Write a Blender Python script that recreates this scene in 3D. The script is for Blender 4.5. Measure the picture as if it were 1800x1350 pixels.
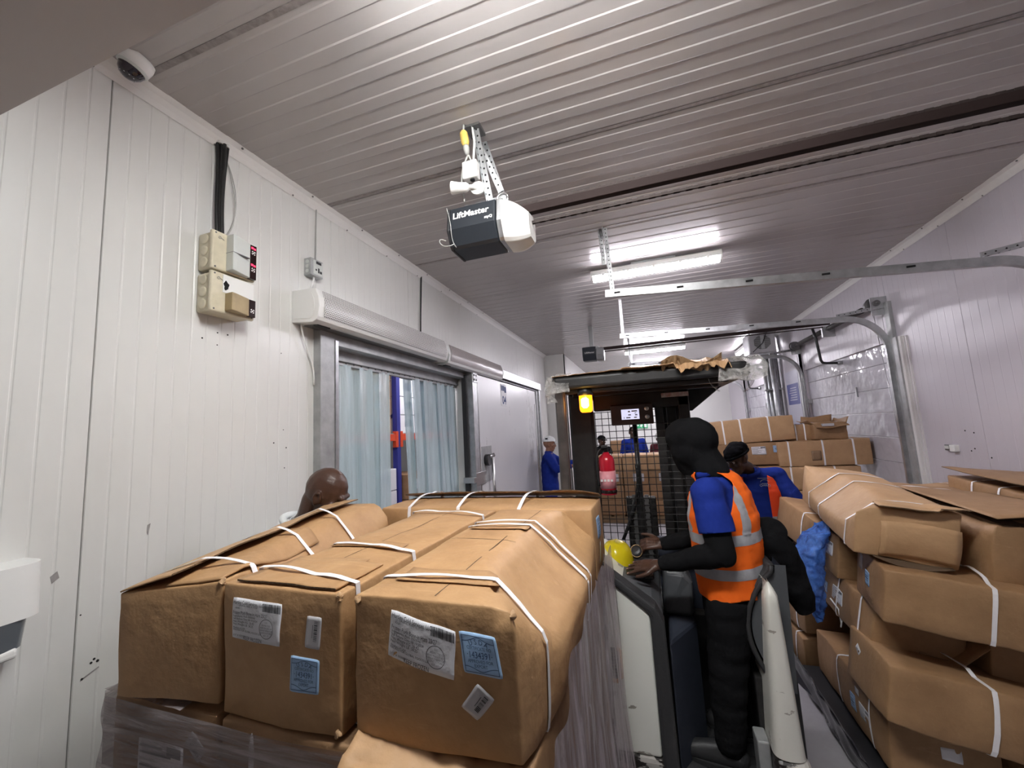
import bpy, bmesh, math, random
from mathutils import Vector, Matrix, Euler, noise

# ------------------------------------------------------------------ camera, world, exposure
SC = bpy.context.scene
COL = SC.collection
for _o in list(bpy.data.objects):
    bpy.data.objects.remove(_o, do_unlink=True)
CAMZ = 1.85
cam_d = bpy.data.cameras.new('camera'); cam = bpy.data.objects.new('camera', cam_d); COL.objects.link(cam)
cam_d.sensor_width = 36.0; cam_d.lens = 14.2; cam_d.clip_start = 0.02; cam_d.clip_end = 100
# camera axes (columns: right, up, back), measured from the vanishing points of the corridor
cam.matrix_world = Matrix(((0.94786588, 0.08806845, 0.30625843, 0.0),
                           (0.31401503, -0.09447062, -0.94470623, 0.0),
                           (-0.05426638, 0.99162455, -0.1172003, CAMZ),
                           (0, 0, 0, 1)))
SC.camera = cam
SC.view_settings.view_transform = 'Standard'; SC.view_settings.look = 'None'
SC.view_settings.gamma = 1.0; SC.view_settings.use_curve_mapping = False
SC.view_settings.exposure = 2.0
LAMP = 34.0          # strength of the strip lamps' diffusers
world = bpy.data.worlds.new('world'); SC.world = world; world.use_nodes = True
world.node_tree.nodes['Background'].inputs[0].default_value = (0.62, 0.58, 0.60, 1)
world.node_tree.nodes['Background'].inputs[1].default_value = 0.12

# ------------------------------------------------------------------ materials
MATS = {}
def mat(name, col=(.8, .8, .8), rough=.5, metal=0., spec=.5, var=0., vscale=8., vcol=None, bump=0., bscale=40., bdet=4., stretch=(1, 1, 1), rvar=0., emit=None, estr=0., alpha=1., trans=0., coat=0., sheen=0., ior=1.45):
    if name in MATS: return MATS[name]
    m = bpy.data.materials.new(name); m.use_nodes = True; MATS[name] = m
    nt = m.node_tree; N = nt.nodes; L = nt.links; b = N['Principled BSDF']
    I = b.inputs
    I['Base Color'].default_value = (*col, 1); I['Roughness'].default_value = rough; I['Metallic'].default_value = metal
    I['Specular IOR Level'].default_value = spec; I['Alpha'].default_value = alpha; I['Transmission Weight'].default_value = trans
    I['Coat Weight'].default_value = coat; I['Sheen Weight'].default_value = sheen; I['IOR'].default_value = ior
    if emit: I['Emission Color'].default_value = (*emit, 1); I['Emission Strength'].default_value = estr
    if var or bump or rvar:
        tc = N.new('ShaderNodeTexCoord'); mp = N.new('ShaderNodeMapping'); mp.inputs['Scale'].default_value = stretch
        L.new(tc.outputs['Object'], mp.inputs['Vector'])
        if var or rvar:
            nz = N.new('ShaderNodeTexNoise'); nz.inputs['Scale'].default_value = vscale; nz.inputs['Detail'].default_value = 6; nz.inputs['Roughness'].default_value = .62
            L.new(mp.outputs[0], nz.inputs['Vector'])
        if var:
            rp = N.new('ShaderNodeValToRGB'); c2 = vcol or tuple(max(0, c * (1 - var)) for c in col)
            rp.color_ramp.elements[0].position = .32; rp.color_ramp.elements[1].position = .68
            rp.color_ramp.elements[0].color = (*c2, 1); rp.color_ramp.elements[1].color = (*col, 1)
            L.new(nz.outputs['Fac'], rp.inputs[0]); L.new(rp.outputs[0], I['Base Color'])
        if rvar:
            mr = N.new('ShaderNodeMapRange'); mr.inputs[3].default_value = max(0.02, rough - rvar); mr.inputs[4].default_value = rough + rvar
            L.new(nz.outputs['Fac'], mr.inputs[0]); L.new(mr.outputs[0], I['Roughness'])
        if bump:
            bz = N.new('ShaderNodeTexNoise'); bz.inputs['Scale'].default_value = bscale; bz.inputs['Detail'].default_value = bdet
            bp = N.new('ShaderNodeBump'); bp.inputs['Strength'].default_value = bump; bp.inputs['Distance'].default_value = .01
            L.new(mp.outputs[0], bz.inputs['Vector']); L.new(bz.outputs['Fac'], bp.inputs['Height']); L.new(bp.outputs[0], I['Normal'])
    return m

def card_mat(name, col, dark, gloss=.55):
    """corrugated cardboard: fibre mottle, faint scuffs and crease lines"""
    m = bpy.data.materials.new(name); m.use_nodes = True; MATS[name] = m
    nt = m.node_tree; N = nt.nodes; L = nt.links; b = N['Principled BSDF']; b.inputs['Roughness'].default_value = gloss; b.inputs['Specular IOR Level'].default_value = .35
    tc = N.new('ShaderNodeTexCoord'); oi = N.new('ShaderNodeObjectInfo')
    ad = N.new('ShaderNodeVectorMath'); ad.operation = 'ADD'
    sc = N.new('ShaderNodeVectorMath'); sc.operation = 'SCALE'; sc.inputs['Scale'].default_value = 9.
    cb = N.new('ShaderNodeCombineXYZ'); L.new(oi.outputs['Random'], cb.inputs[0]); L.new(oi.outputs['Random'], cb.inputs[1]); L.new(cb.outputs[0], sc.inputs[0])
    L.new(tc.outputs['Object'], ad.inputs[0]); L.new(sc.outputs[0], ad.inputs[1])
    n1 = N.new('ShaderNodeTexNoise'); n1.inputs['Scale'].default_value = 5.5; n1.inputs['Detail'].default_value = 8; n1.inputs['Roughness'].default_value = .7
    L.new(ad.outputs[0], n1.inputs['Vector'])
    rp = N.new('ShaderNodeValToRGB'); rp.color_ramp.elements[0].position = .3; rp.color_ramp.elements[1].position = .66
    rp.color_ramp.elements[0].color = (*dark, 1); rp.color_ramp.elements[1].color = (*col, 1); L.new(n1.outputs['Fac'], rp.inputs[0])
    # pale scuffs
    mp = N.new('ShaderNodeMapping'); mp.inputs['Scale'].default_value = (1., 7., 7.); mp.inputs['Rotation'].default_value = (.3, .5, .7); L.new(ad.outputs[0], mp.inputs[0])
    n2 = N.new('ShaderNodeTexNoise'); n2.inputs['Scale'].default_value = 6.; n2.inputs['Detail'].default_value = 5; n2.inputs['Distortion'].default_value = 1.2; L.new(mp.outputs[0], n2.inputs['Vector'])
    r2 = N.new('ShaderNodeValToRGB'); r2.color_ramp.elements[0].position = .66; r2.color_ramp.elements[1].position = .78; r2.color_ramp.elements[1].color = (.45, .45, .45, 1); L.new(n2.outputs['Fac'], r2.inputs[0])
    mx = N.new('ShaderNodeMixRGB'); L.new(r2.outputs[0], mx.inputs[0]); L.new(rp.outputs[0], mx.inputs[1]); mx.inputs[2].default_value = (col[0] * 1.25, col[1] * 1.32, col[2] * 1.5, 1)
    # fine pale crease lines where the board has been folded and rubbed
    n4 = N.new('ShaderNodeTexNoise'); n4.noise_type = 'RIDGED_MULTIFRACTAL'; n4.inputs['Scale'].default_value = 3.2; n4.inputs['Detail'].default_value = 3.; n4.inputs['Roughness'].default_value = .45; n4.inputs['Distortion'].default_value = .5; L.new(ad.outputs[0], n4.inputs['Vector'])
    r4 = N.new('ShaderNodeMapRange'); r4.inputs[1].default_value = .80; r4.inputs[2].default_value = .98; r4.inputs[4].default_value = .38; L.new(n4.outputs['Fac'], r4.inputs[0])
    m4 = N.new('ShaderNodeMixRGB'); L.new(r4.outputs[0], m4.inputs[0]); L.new(mx.outputs[0], m4.inputs[1]); m4.inputs[2].default_value = (min(1, col[0] * 1.45), min(1, col[1] * 1.6), min(1, col[2] * 1.9), 1)
    L.new(m4.outputs[0], b.inputs['Base Color'])
    n3 = N.new('ShaderNodeTexNoise'); n3.inputs['Scale'].default_value = 26.; n3.inputs['Detail'].default_value = 6; L.new(ad.outputs[0], n3.inputs['Vector'])
    bp = N.new('ShaderNodeBump'); bp.inputs['Strength'].default_value = .4; bp.inputs['Distance'].default_value = .009; L.new(n3.outputs['Fac'], bp.inputs['Height']); L.new(bp.outputs[0], b.inputs['Normal'])
    return m

def film_mat(name, tint, dens, rough=.12, streak=(1.5, 1.5, 30.), bstr=.9):
    """stretch film / PVC: clear sheet with milky streaks"""
    m = bpy.data.materials.new(name); m.use_nodes = True; MATS[name] = m
    nt = m.node_tree; N = nt.nodes; L = nt.links
    for n in list(N): N.remove(n)
    out = N.new('ShaderNodeOutputMaterial'); tr = N.new('ShaderNodeBsdfTransparent'); gl = N.new('ShaderNodeBsdfPrincipled')
    tr.inputs[0].default_value = (min(1, tint[0] * .6 + .4), min(1, tint[1] * .6 + .4), min(1, tint[2] * .6 + .4), 1)
    gl.inputs['Base Color'].default_value = (*tint, 1); gl.inputs['Roughness'].default_value = rough; gl.inputs['Specular IOR Level'].default_value = .9
    tc = N.new('ShaderNodeTexCoord'); mp = N.new('ShaderNodeMapping'); mp.inputs['Scale'].default_value = streak; L.new(tc.outputs['Object'], mp.inputs[0])
    nz = N.new('ShaderNodeTexNoise'); nz.inputs['Scale'].default_value = 2.2; nz.inputs['Detail'].default_value = 7; nz.inputs['Roughness'].default_value = .65; nz.inputs['Distortion'].default_value = .6; L.new(mp.outputs[0], nz.inputs['Vector'])
    mr = N.new('ShaderNodeMapRange'); mr.inputs[1].default_value = .35; mr.inputs[2].default_value = .7; mr.inputs[3].default_value = dens[0]; mr.inputs[4].default_value = dens[1]; L.new(nz.outputs['Fac'], mr.inputs[0])
    bp = N.new('ShaderNodeBump'); bp.inputs['Strength'].default_value = bstr; bp.inputs['Distance'].default_value = .012; L.new(nz.outputs['Fac'], bp.inputs['Height']); L.new(bp.outputs[0], gl.inputs['Normal'])
    mx = N.new('ShaderNodeMixShader'); L.new(mr.outputs[0], mx.inputs[0]); L.new(tr.outputs[0], mx.inputs[1]); L.new(gl.outputs[0], mx.inputs[2]); L.new(mx.outputs[0], out.inputs[0])
    return m

def paint_mat(name, col, rough, dirt=.35, dirtcol=(.22, .21, .2), scale=1.6, stretch=(1, 1, .35), thr=(.55, .85), bump=.04, bscale=3.):
    """painted sheet steel with faint grime patches and scratches"""
    m = bpy.data.materials.new(name); m.use_nodes = True; MATS[name] = m
    nt = m.node_tree; N = nt.nodes; L = nt.links; b = N['Principled BSDF']; b.inputs['Specular IOR Level'].default_value = .5
    tc = N.new('ShaderNodeTexCoord'); mp = N.new('ShaderNodeMapping'); mp.inputs['Scale'].default_value = stretch; L.new(tc.outputs['Object'], mp.inputs[0])
    nz = N.new('ShaderNodeTexNoise'); nz.inputs['Scale'].default_value = scale; nz.inputs['Detail'].default_value = 9; nz.inputs['Roughness'].default_value = .68; L.new(mp.outputs[0], nz.inputs['Vector'])
    mr = N.new('ShaderNodeMapRange'); mr.inputs[1].default_value = thr[0]; mr.inputs[2].default_value = thr[1]; mr.inputs[4].default_value = dirt; L.new(nz.outputs['Fac'], mr.inputs[0])
    mx = N.new('ShaderNodeMixRGB'); mx.inputs[1].default_value = (*col, 1); mx.inputs[2].default_value = (*dirtcol, 1); L.new(mr.outputs[0], mx.inputs[0]); L.new(mx.outputs[0], b.inputs['Base Color'])
    r2 = N.new('ShaderNodeMapRange'); r2.inputs[3].default_value = rough * .75; r2.inputs[4].default_value = rough * 1.4; L.new(nz.outputs['Fac'], r2.inputs[0]); L.new(r2.outputs[0], b.inputs['Roughness'])
    n3 = N.new('ShaderNodeTexNoise'); n3.inputs['Scale'].default_value = bscale; n3.inputs['Detail'].default_value = 2; L.new(tc.outputs['Object'], n3.inputs['Vector'])
    bp = N.new('ShaderNodeBump'); bp.inputs['Strength'].default_value = bump; bp.inputs['Distance'].default_value = .05; L.new(n3.outputs['Fac'], bp.inputs['Height']); L.new(bp.outputs[0], b.inputs['Normal'])
    return m

def perf_mat(name, col, hole, pitch, axes=(1, 2), rad=.3, rough=.4, metal=0.):
    """perforated sheet: staggered round holes (too fine to cut) in the object's own coordinates"""
    m = bpy.data.materials.new(name); m.use_nodes = True; MATS[name] = m
    nt = m.node_tree; N = nt.nodes; L = nt.links; b = N['Principled BSDF']; b.inputs['Roughness'].default_value = rough; b.inputs['Metallic'].default_value = metal
    tc = N.new('ShaderNodeTexCoord'); sp = N.new('ShaderNodeSeparateXYZ'); L.new(tc.outputs['Object'], sp.inputs[0])
    def M(op, a, c=None, d=None):
        n = N.new('ShaderNodeMath'); n.operation = op
        for i, v in enumerate((a, c, d)):
            if v is None: continue
            if isinstance(v, (int, float)): n.inputs[i].default_value = v
            else: L.new(v, n.inputs[i])
        return n.outputs[0]
    u = M('DIVIDE', sp.outputs[axes[0]], pitch); v = M('DIVIDE', sp.outputs[axes[1]], pitch * .866)
    row = M('FLOOR', v); odd = M('MULTIPLY', M('MODULO', M('ABSOLUTE', row), 2.), .5)
    fu = M('SUBTRACT', M('FRACT', M('ADD', u, odd)), .5); fv = M('SUBTRACT', M('FRACT', v), .5)
    d = M('SQRT', M('ADD', M('MULTIPLY', fu, fu), M('MULTIPLY', fv, fv)))
    f = M('LESS_THAN', d, rad)
    mx = N.new('ShaderNodeMixRGB'); mx.inputs[1].default_value = (*col, 1); mx.inputs[2].default_value = (*hole, 1); L.new(f, mx.inputs[0]); L.new(mx.outputs[0], b.inputs['Base Color'])
    return m

def chip_mat(name, col, chip, rough=.35, thr=.66):
    """paint with chipped, scraped patches"""
    m = bpy.data.materials.new(name); m.use_nodes = True; MATS[name] = m
    nt = m.node_tree; N = nt.nodes; L = nt.links; b = N['Principled BSDF']; b.inputs['Roughness'].default_value = rough
    tc = N.new('ShaderNodeTexCoord'); mp = N.new('ShaderNodeMapping'); mp.inputs['Scale'].default_value = (1, 1, 2.6); L.new(tc.outputs['Object'], mp.inputs[0])
    nz = N.new('ShaderNodeTexNoise'); nz.inputs['Scale'].default_value = 7.; nz.inputs['Detail'].default_value = 7; nz.inputs['Roughness'].default_value = .55; L.new(mp.outputs[0], nz.inputs['Vector'])
    mr = N.new('ShaderNodeMapRange'); mr.inputs[1].default_value = thr; mr.inputs[2].default_value = thr + .015; L.new(nz.outputs['Fac'], mr.inputs[0])
    mx = N.new('ShaderNodeMixRGB'); mx.inputs[1].default_value = (*col, 1); mx.inputs[2].default_value = (*chip, 1); L.new(mr.outputs[0], mx.inputs[0]); L.new(mx.outputs[0], b.inputs['Base Color'])
    return m

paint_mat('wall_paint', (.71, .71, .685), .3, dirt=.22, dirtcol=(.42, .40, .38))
paint_mat('wall_paint_right_shaded', (.53, .50, .54), .32, dirt=.22, dirtcol=(.38, .36, .38))  # dimmer, purplish light on the right wall put into its paint colour
paint_mat('ceiling_paint', (.46, .435, .425), .2, dirt=.3, dirtcol=(.3, .28, .27), stretch=(.4, 1, 1))
paint_mat('trim_paint', (.76, .75, .73), .3, dirt=.3, dirtcol=(.4, .38, .36), scale=4)
paint_mat('door_paint', (.62, .62, .63), .27, dirt=.3, dirtcol=(.4, .4, .42))
paint_mat('dock_paint', (.55, .54, .59), .11, dirt=.2, dirtcol=(.45, .45, .47), bump=.42, bscale=5.5)
paint_mat('soffit_paint', (.50, .46, .45), .6, dirt=.15, dirtcol=(.4, .36, .35))
paint_mat('concrete', (.36, .35, .36), .55, dirt=.5, dirtcol=(.2, .19, .2), scale=2.5, stretch=(1, 1, 1), thr=(.4, .8))
mat('galv', (.55, .56, .57), .38, .85, var=.3, vscale=14, rvar=.12)
mat('galv_dull', (.47, .48, .48), .5, .5, var=.3, vscale=10)
mat('steel', (.6, .6, .6), .28, 1.)
mat('steel_dark', (.2, .2, .2), .45, .8)
mat('black_paint', (.012, .012, .013), .42, var=.4, vscale=12, vcol=(.03, .028, .027), rvar=.1)
mat('black_plastic', (.018, .018, .02), .4)
mat('rubber', (.03, .03, .032), .62, bump=.2, bscale=90)
mat('grey_plastic', (.085, .09, .098), .45, rvar=.1, bump=.1, bscale=60, var=.15)
mat('blue_grey', (.035, .042, .062), .55, var=.3, vscale=6)
mat('white_plastic', (.8, .8, .78), .35)
mat('cream_plastic', (.72, .66, .5), .42, var=.15, vscale=20)
mat('tan_plastic', (.42, .32, .17), .45, var=.2, vscale=16)
mat('grey_cover', (.6, .63, .6), .35)
mat('red_led', (.4, .01, .02), .4, emit=(1, .03, .08), estr=.8)
mat('panel_black', (.02, .008, .008), .15)
mat('print_black', (.02, .02, .025), .6)
mat('print_grey', (.2, .2, .22), .6)
mat('print_navy', (.02, .05, .16), .6)
mat('label_white', (.8, .8, .84), .3, bump=.35, bscale=24)
mat('label_blue', (.38, .57, .82), .3, bump=.25, bscale=20)
mat('label_grey', (.55, .54, .56), .22)
mat('strap', (.9, .88, .9), .32)
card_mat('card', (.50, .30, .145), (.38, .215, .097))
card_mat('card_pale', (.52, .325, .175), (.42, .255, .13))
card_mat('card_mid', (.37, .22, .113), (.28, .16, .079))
card_mat('card_raw', (.33, .22, .12), (.2, .12, .06))
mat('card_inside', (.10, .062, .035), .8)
mat('corr_edge', (.16, .1, .055), .8, bump=1., bscale=220)
mat('chain', (.035, .026, .024), .65, .1, spec=.25)
mat('rail_brown', (.022, .014, .013), .7, 0., spec=.15)
mat('wire_black', (.012, .012, .012), .5)
mat('wire_grey', (.4, .4, .38), .5)
mat('dark_gap', (.01, .01, .01), .9)
mat('skin_dark', (.075, .034, .021), .42, var=.25, vscale=30, bump=.12, bscale=160)
mat('skin_tan', (.26, .13, .08), .5)
mat('nail', (.42, .24, .2), .3)
mat('cloth_blue', (.014, .034, .26), .88, spec=.15, bump=.35, bscale=28, bdet=6, var=.2, vscale=9)
mat('cloth_black', (.006, .006, .007), .95, spec=.12, bump=.4, bscale=24, var=.3, vscale=8, vcol=(.010, .010, .011))
mat('cloth_black2', (.008, .008, .009), .92, spec=.12, bump=.4, bscale=30)
mat('cloth_white', (.75, .78, .78), .8, bump=.2, bscale=40)
mat('cloth_maroon', (.09, .012, .02), .9)
mat('cap_black', (.005, .005, .006), .95, spec=.1, bump=.5, bscale=60)
mat('orange', (1., .165, .016), .7, spec=.2, bump=.25, bscale=26, var=.08, vscale=12)
mat('orange_red', (1., .085, .02), .7, bump=.25, bscale=26)
mat('reflective', (.42, .42, .45), .5, bump=.15, bscale=70, var=.2, vscale=25)
mat('boot', (.03, .03, .032), .4)
chip_mat('truck_white', (.76, .77, .71), (.3, .28, .24), thr=.615)
chip_mat('truck_white_b', (.7, .69, .63), (.34, .31, .27), thr=.64)
chip_mat('foot_black', (.02, .016, .015), (.45, .43, .4), thr=.56)
mat('hat_yellow', (.62, .5, .01), .25, coat=.3)
mat('ext_red', (.5, .012, .03), .25, coat=.4)
mat('ext_label', (.75, .32, .36), .35)
mat('beacon_orange', (.9, .25, .01), .3, emit=(1, .20, .005), estr=1.1)
mat('beacon_core', (1, .7, .2), .3, emit=(1, .55, .08), estr=5.)
mat('screen', (.5, .5, .7), .3, emit=(.72, .74, 1.), estr=.24)
mat('exit_green', (.02, .3, .12), .4, emit=(.05, .6, .25), estr=.06)
mat('rack_blue', (.03, .035, .22), .45)
mat('rack_red', (.55, .06, .02), .45)
mat('poster_blue', (.1, .11, .3), .35)
mat('poster_white', (.5, .5, .58), .35)
mat('paper_white', (.7, .7, .72), .5)
mat('ply', (.42, .3, .18), .7, var=.3, vscale=9)
mat('pallet_black', (.015, .015, .017), .5)
mat('pallet_wood', (.3, .2, .11), .8, var=.4, vscale=9, stretch=(1, 6, 6))
film_mat('bag_blue', (.07, .22, .72), (.45, .97), rough=.12, streak=(11, 11, 11), bstr=1.)
mat('dispenser_grey', (.16, .18, .2), .12, coat=.5)
film_mat('wrap', (.50, .44, .45), (.14, .74), rough=.12, streak=(1.6, 1.6, 22.), bstr=1.)
film_mat('wrap_side', (.60, .53, .56), (.30, .92), rough=.1, streak=(13., 13., 1.6), bstr=1.)
film_mat('film_clear', (.7, .68, .66), (.15, .7), rough=.1, streak=(9, 9, 9))
film_mat('pvc', (.55, .67, .71), (.74, .95), rough=.15, streak=(14, 14, .5), bstr=.5)
# ------------------------------------------------------------------ helpers
ORG = {}
def tag(o, label=None, cat=None, group=None, kind=None):
    if label: o['label'] = label
    if cat: o['category'] = cat
    if group: o['group'] = group
    if kind: o['kind'] = kind
    return o
def thing(name, label, cat, loc=(0, 0, 0), rot=None, group=None, kind=None):
    o = bpy.data.objects.new(name, None); COL.objects.link(o); o.location = loc; o.empty_display_size = .1
    if rot: o.rotation_euler = rot
    ORG[o] = Vector(loc) if not rot else None      # None: parts are given in the thing's own coordinates
    return tag(o, label, cat, group, kind)

class MB:
    """collects shapes in world coordinates, then links them as one mesh object"""
    def __init__(s): s.v = []; s.f = []; s.sm = []
    def add(s, vs, fs, smooth=False):
        n = len(s.v); s.v += [Vector(p) for p in vs]; s.f += [tuple(i + n for i in f) for f in fs]; s.sm += [smooth] * len(fs); return s
    def box(s, a, b, M=None):
        x0, y0, z0 = (min(a[i], b[i]) for i in range(3)); x1, y1, z1 = (max(a[i], b[i]) for i in range(3))
        vs = [Vector(p) for p in ((x0, y0, z0), (x1, y0, z0), (x1, y1, z0), (x0, y1, z0), (x0, y0, z1), (x1, y0, z1), (x1, y1, z1), (x0, y1, z1))]
        if M is not None: vs = [M @ p for p in vs]
        return s.add(vs, ((0, 3, 2, 1), (4, 5, 6, 7), (0, 1, 5, 4), (1, 2, 6, 5), (2, 3, 7, 6), (3, 0, 4, 7)))
    def bar(s, p0, p1, w, h, up=(0, 0, 1)):
        p0 = Vector(p0); p1 = Vector(p1); d = p1 - p0; l = d.length; d.normalize(); u = Vector(up)
        if abs(d.dot(u)) > .98: u = Vector((0, 1, 0))
        r = d.cross(u).normalized(); u = r.cross(d).normalized()
        M = Matrix(((r.x, d.x, u.x, p0.x), (r.y, d.y, u.y, p0.y), (r.z, d.z, u.z, p0.z), (0, 0, 0, 1)))
        return s.box((-w / 2, 0, -h / 2), (w / 2, l, h / 2), M)
    def cyl(s, p0, p1, r0, r1=None, n=14, caps=True):
        r1 = r0 if r1 is None else r1; p0 = Vector(p0); p1 = Vector(p1); d = (p1 - p0).normalized()
        a = d.orthogonal().normalized(); b = d.cross(a); vs = []
        for p, r in ((p0, r0), (p1, r1)):
            vs += [p + (a * math.cos(t) + b * math.sin(t)) * r for t in (2 * math.pi * k / n for k in range(n))]
        s.add(vs, [(k, (k + 1) % n, n + (k + 1) % n, n + k) for k in range(n)], True)
        if caps:
            m = len(s.v) - 2 * n; s.f += [tuple(m + k for k in reversed(range(n))), tuple(m + n + k for k in range(n))]; s.sm += [False, False]
        return s
    def lathe(s, prof, c=(0, 0, 0), axis=(0, 0, 1), n=24, smooth=True):
        """prof: (radius, height) pairs along axis from c"""
        d = Vector(axis).normalized(); a = d.orthogonal().normalized(); b = d.cross(a); c = Vector(c); vs = []; fs = []
        for r, h in prof: vs += [c + d * h + (a * math.cos(2 * math.pi * k / n) + b * math.sin(2 * math.pi * k / n)) * r for k in range(n)]
        for i in range(len(prof) - 1):
            for k in range(n): fs.append((i * n + k, i * n + (k + 1) % n, (i + 1) * n + (k + 1) % n, (i + 1) * n + k))
        fs.append(tuple(reversed(range(n)))); fs.append(tuple((len(prof) - 1) * n + k for k in range(n)))
        return s.add(vs, fs, smooth)
    def tube(s, pts, r, n=8, closed=False):
        P = [Vector(p) for p in pts]; m = len(P); rr = r if isinstance(r, (list, tuple)) else [r] * m; vs = []; fs = []; a = None
        for i, p in enumerate(P):
            t = ((P[(i + 1) % m] - P[i - 1]) if closed else (P[min(i + 1, m - 1)] - P[max(i - 1, 0)])).normalized()
            a = t.orthogonal().normalized() if a is None else (a - t * a.dot(t)).normalized(); b = t.cross(a)
            vs += [p + (a * math.cos(2 * math.pi * k / n) + b * math.sin(2 * math.pi * k / n)) * rr[i] for k in range(n)]
        for i in range(m if closed else m - 1):
            j = (i + 1) % m
            for k in range(n): fs.append((i * n + k, i * n + (k + 1) % n, j * n + (k + 1) % n, j * n + k))
        if not closed: fs.append(tuple(reversed(range(n)))); fs.append(tuple((m - 1) * n + k for k in range(n)))
        return s.add(vs, fs, True)
    def prism(s, poly, ext, smooth=False):
        """poly: closed loop of 3-D points, ext: extrusion vector"""
        e = Vector(ext); P = [Vector(p) for p in poly]; n = len(P)
        s.add(P + [p + e for p in P], [tuple(reversed(range(n))), tuple(range(n, 2 * n))] + [(k, (k + 1) % n, n + (k + 1) % n, n + k) for k in range(n)], smooth); return s
    def sweep(s, path, prof, side):
        """closed profile (n, s) swept along a path; s runs along the constant vector 'side'"""
        P = [Vector(p) for p in path]; S = Vector(side).normalized(); m = len(prof); vs = []; fs = []
        for i, p in enumerate(P):
            t = (P[min(i + 1, len(P) - 1)] - P[max(i - 1, 0)]).normalized(); nn = S.cross(t).normalized()
            vs += [p + nn * a + S * b for a, b in prof]
        for i in range(len(P) - 1):
            for k in range(m): fs.append((i * m + k, i * m + (k + 1) % m, (i + 1) * m + (k + 1) % m, (i + 1) * m + k))
        fs.append(tuple(reversed(range(m)))); fs.append(tuple((len(P) - 1) * m + k for k in range(m)))
        return s.add(vs, fs, False)
    def grid(s, fn, nu, nv, smooth=True, closed_u=False):
        vs = [fn(i / nu, j / nv) for i in range(nu + (0 if closed_u else 1)) for j in range(nv + 1)]; w = nv + 1; fs = []
        for i in range(nu):
            i2 = (i + 1) % nu if closed_u else i + 1
            for j in range(nv): fs.append((i * w + j, i2 * w + j, i2 * w + j + 1, i * w + j + 1))
        return s.add(vs, fs, smooth)
    def build(s, name, material, parent=None, bevel=0., solid=0., bseg=2, fixn=True):
        me = bpy.data.meshes.new(name); org = Vector((0, 0, 0))
        if parent is not None and ORG.get(parent) is not None: org = ORG[parent]
        me.from_pydata([v - org for v in s.v], [], s.f); me.polygons.foreach_set('use_smooth', s.sm)
        if fixn:
            bm = bmesh.new(); bm.from_mesh(me); bmesh.ops.recalc_face_normals(bm, faces=bm.faces); bm.to_mesh(me); bm.free()
        return link(name, me, material, parent, bevel, solid, bseg)

def link(name, me, material, parent=None, bevel=0., solid=0., bseg=2):
    me.materials.clear(); me.materials.append(MATS[material] if isinstance(material, str) else material)
    o = bpy.data.objects.new(name, me); COL.objects.link(o)
    if parent is not None: o.parent = parent; ORG[o] = ORG.get(parent)
    else: ORG[o] = Vector((0, 0, 0))
    if solid:
        md = o.modifiers.new('thickness', 'SOLIDIFY'); md.thickness = solid; md.offset = 0
    if bevel:
        md = o.modifiers.new('edge', 'BEVEL'); md.width = bevel; md.segments = bseg; md.limit_method = 'ANGLE'; md.angle_limit = math.radians(40)
        md.harden_normals = False
    me.update(); return o

def copy_tree(o, parent=None):
    c = o.copy(); COL.objects.link(c); c.parent = parent; ORG[c] = ORG.get(o)
    for ch in list(o.children): copy_tree(ch, c)
    return c

_tc = {}
def text_geo(txt, size, shear=0., bold=0.):
    """flat letter outlines, centred, as (2-D points, faces)"""
    k = (txt, size, shear, bold)
    if k in _tc: return _tc[k]
    cu = bpy.data.curves.new('t', 'FONT'); cu.body = txt; cu.size = size; cu.align_x = 'CENTER'; cu.align_y = 'CENTER'; cu.shear = shear; cu.offset = bold; cu.resolution_u = 3
    o = bpy.data.objects.new('t', cu); COL.objects.link(o); dg = bpy.context.evaluated_depsgraph_get()
    me = bpy.data.meshes.new_from_object(o.evaluated_get(dg)); vs = [(v.co.x, v.co.y) for v in me.vertices]; fs = [tuple(p.vertices) for p in me.polygons]
    bpy.data.objects.remove(o); bpy.data.curves.remove(cu); bpy.data.meshes.remove(me); _tc[k] = (vs, fs); return vs, fs

def N3(p, s=1., seed=0.):
    return noise.noise(Vector(p) * s + Vector((seed * 3.1, seed * 1.7, seed)))
def NV(p, s=1., seed=0.):
    return noise.noise_vector(Vector(p) * s + Vector((seed * 2.3, seed, seed * 1.9)))
def arc(c, r, a0, a1, n, ax=(1, 0, 0), ay=(0, 0, 1)):
    c = Vector(c); ax = Vector(ax); ay = Vector(ay)
    return [c + (ax * math.cos(a0 + (a1 - a0) * k / n) + ay * math.sin(a0 + (a1 - a0) * k / n)) * r for k in range(n + 1)]
def bez(p0, p1, p2, p3, n=12):
    p0, p1, p2, p3 = map(Vector, (p0, p1, p2, p3)); return [p0 * (1 - t) ** 3 + p1 * 3 * t * (1 - t) ** 2 + p2 * 3 * t * t * (1 - t) + p3 * t ** 3 for t in (k / n for k in range(n + 1))]
def struct(o): o['kind'] = 'structure'; return o
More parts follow.
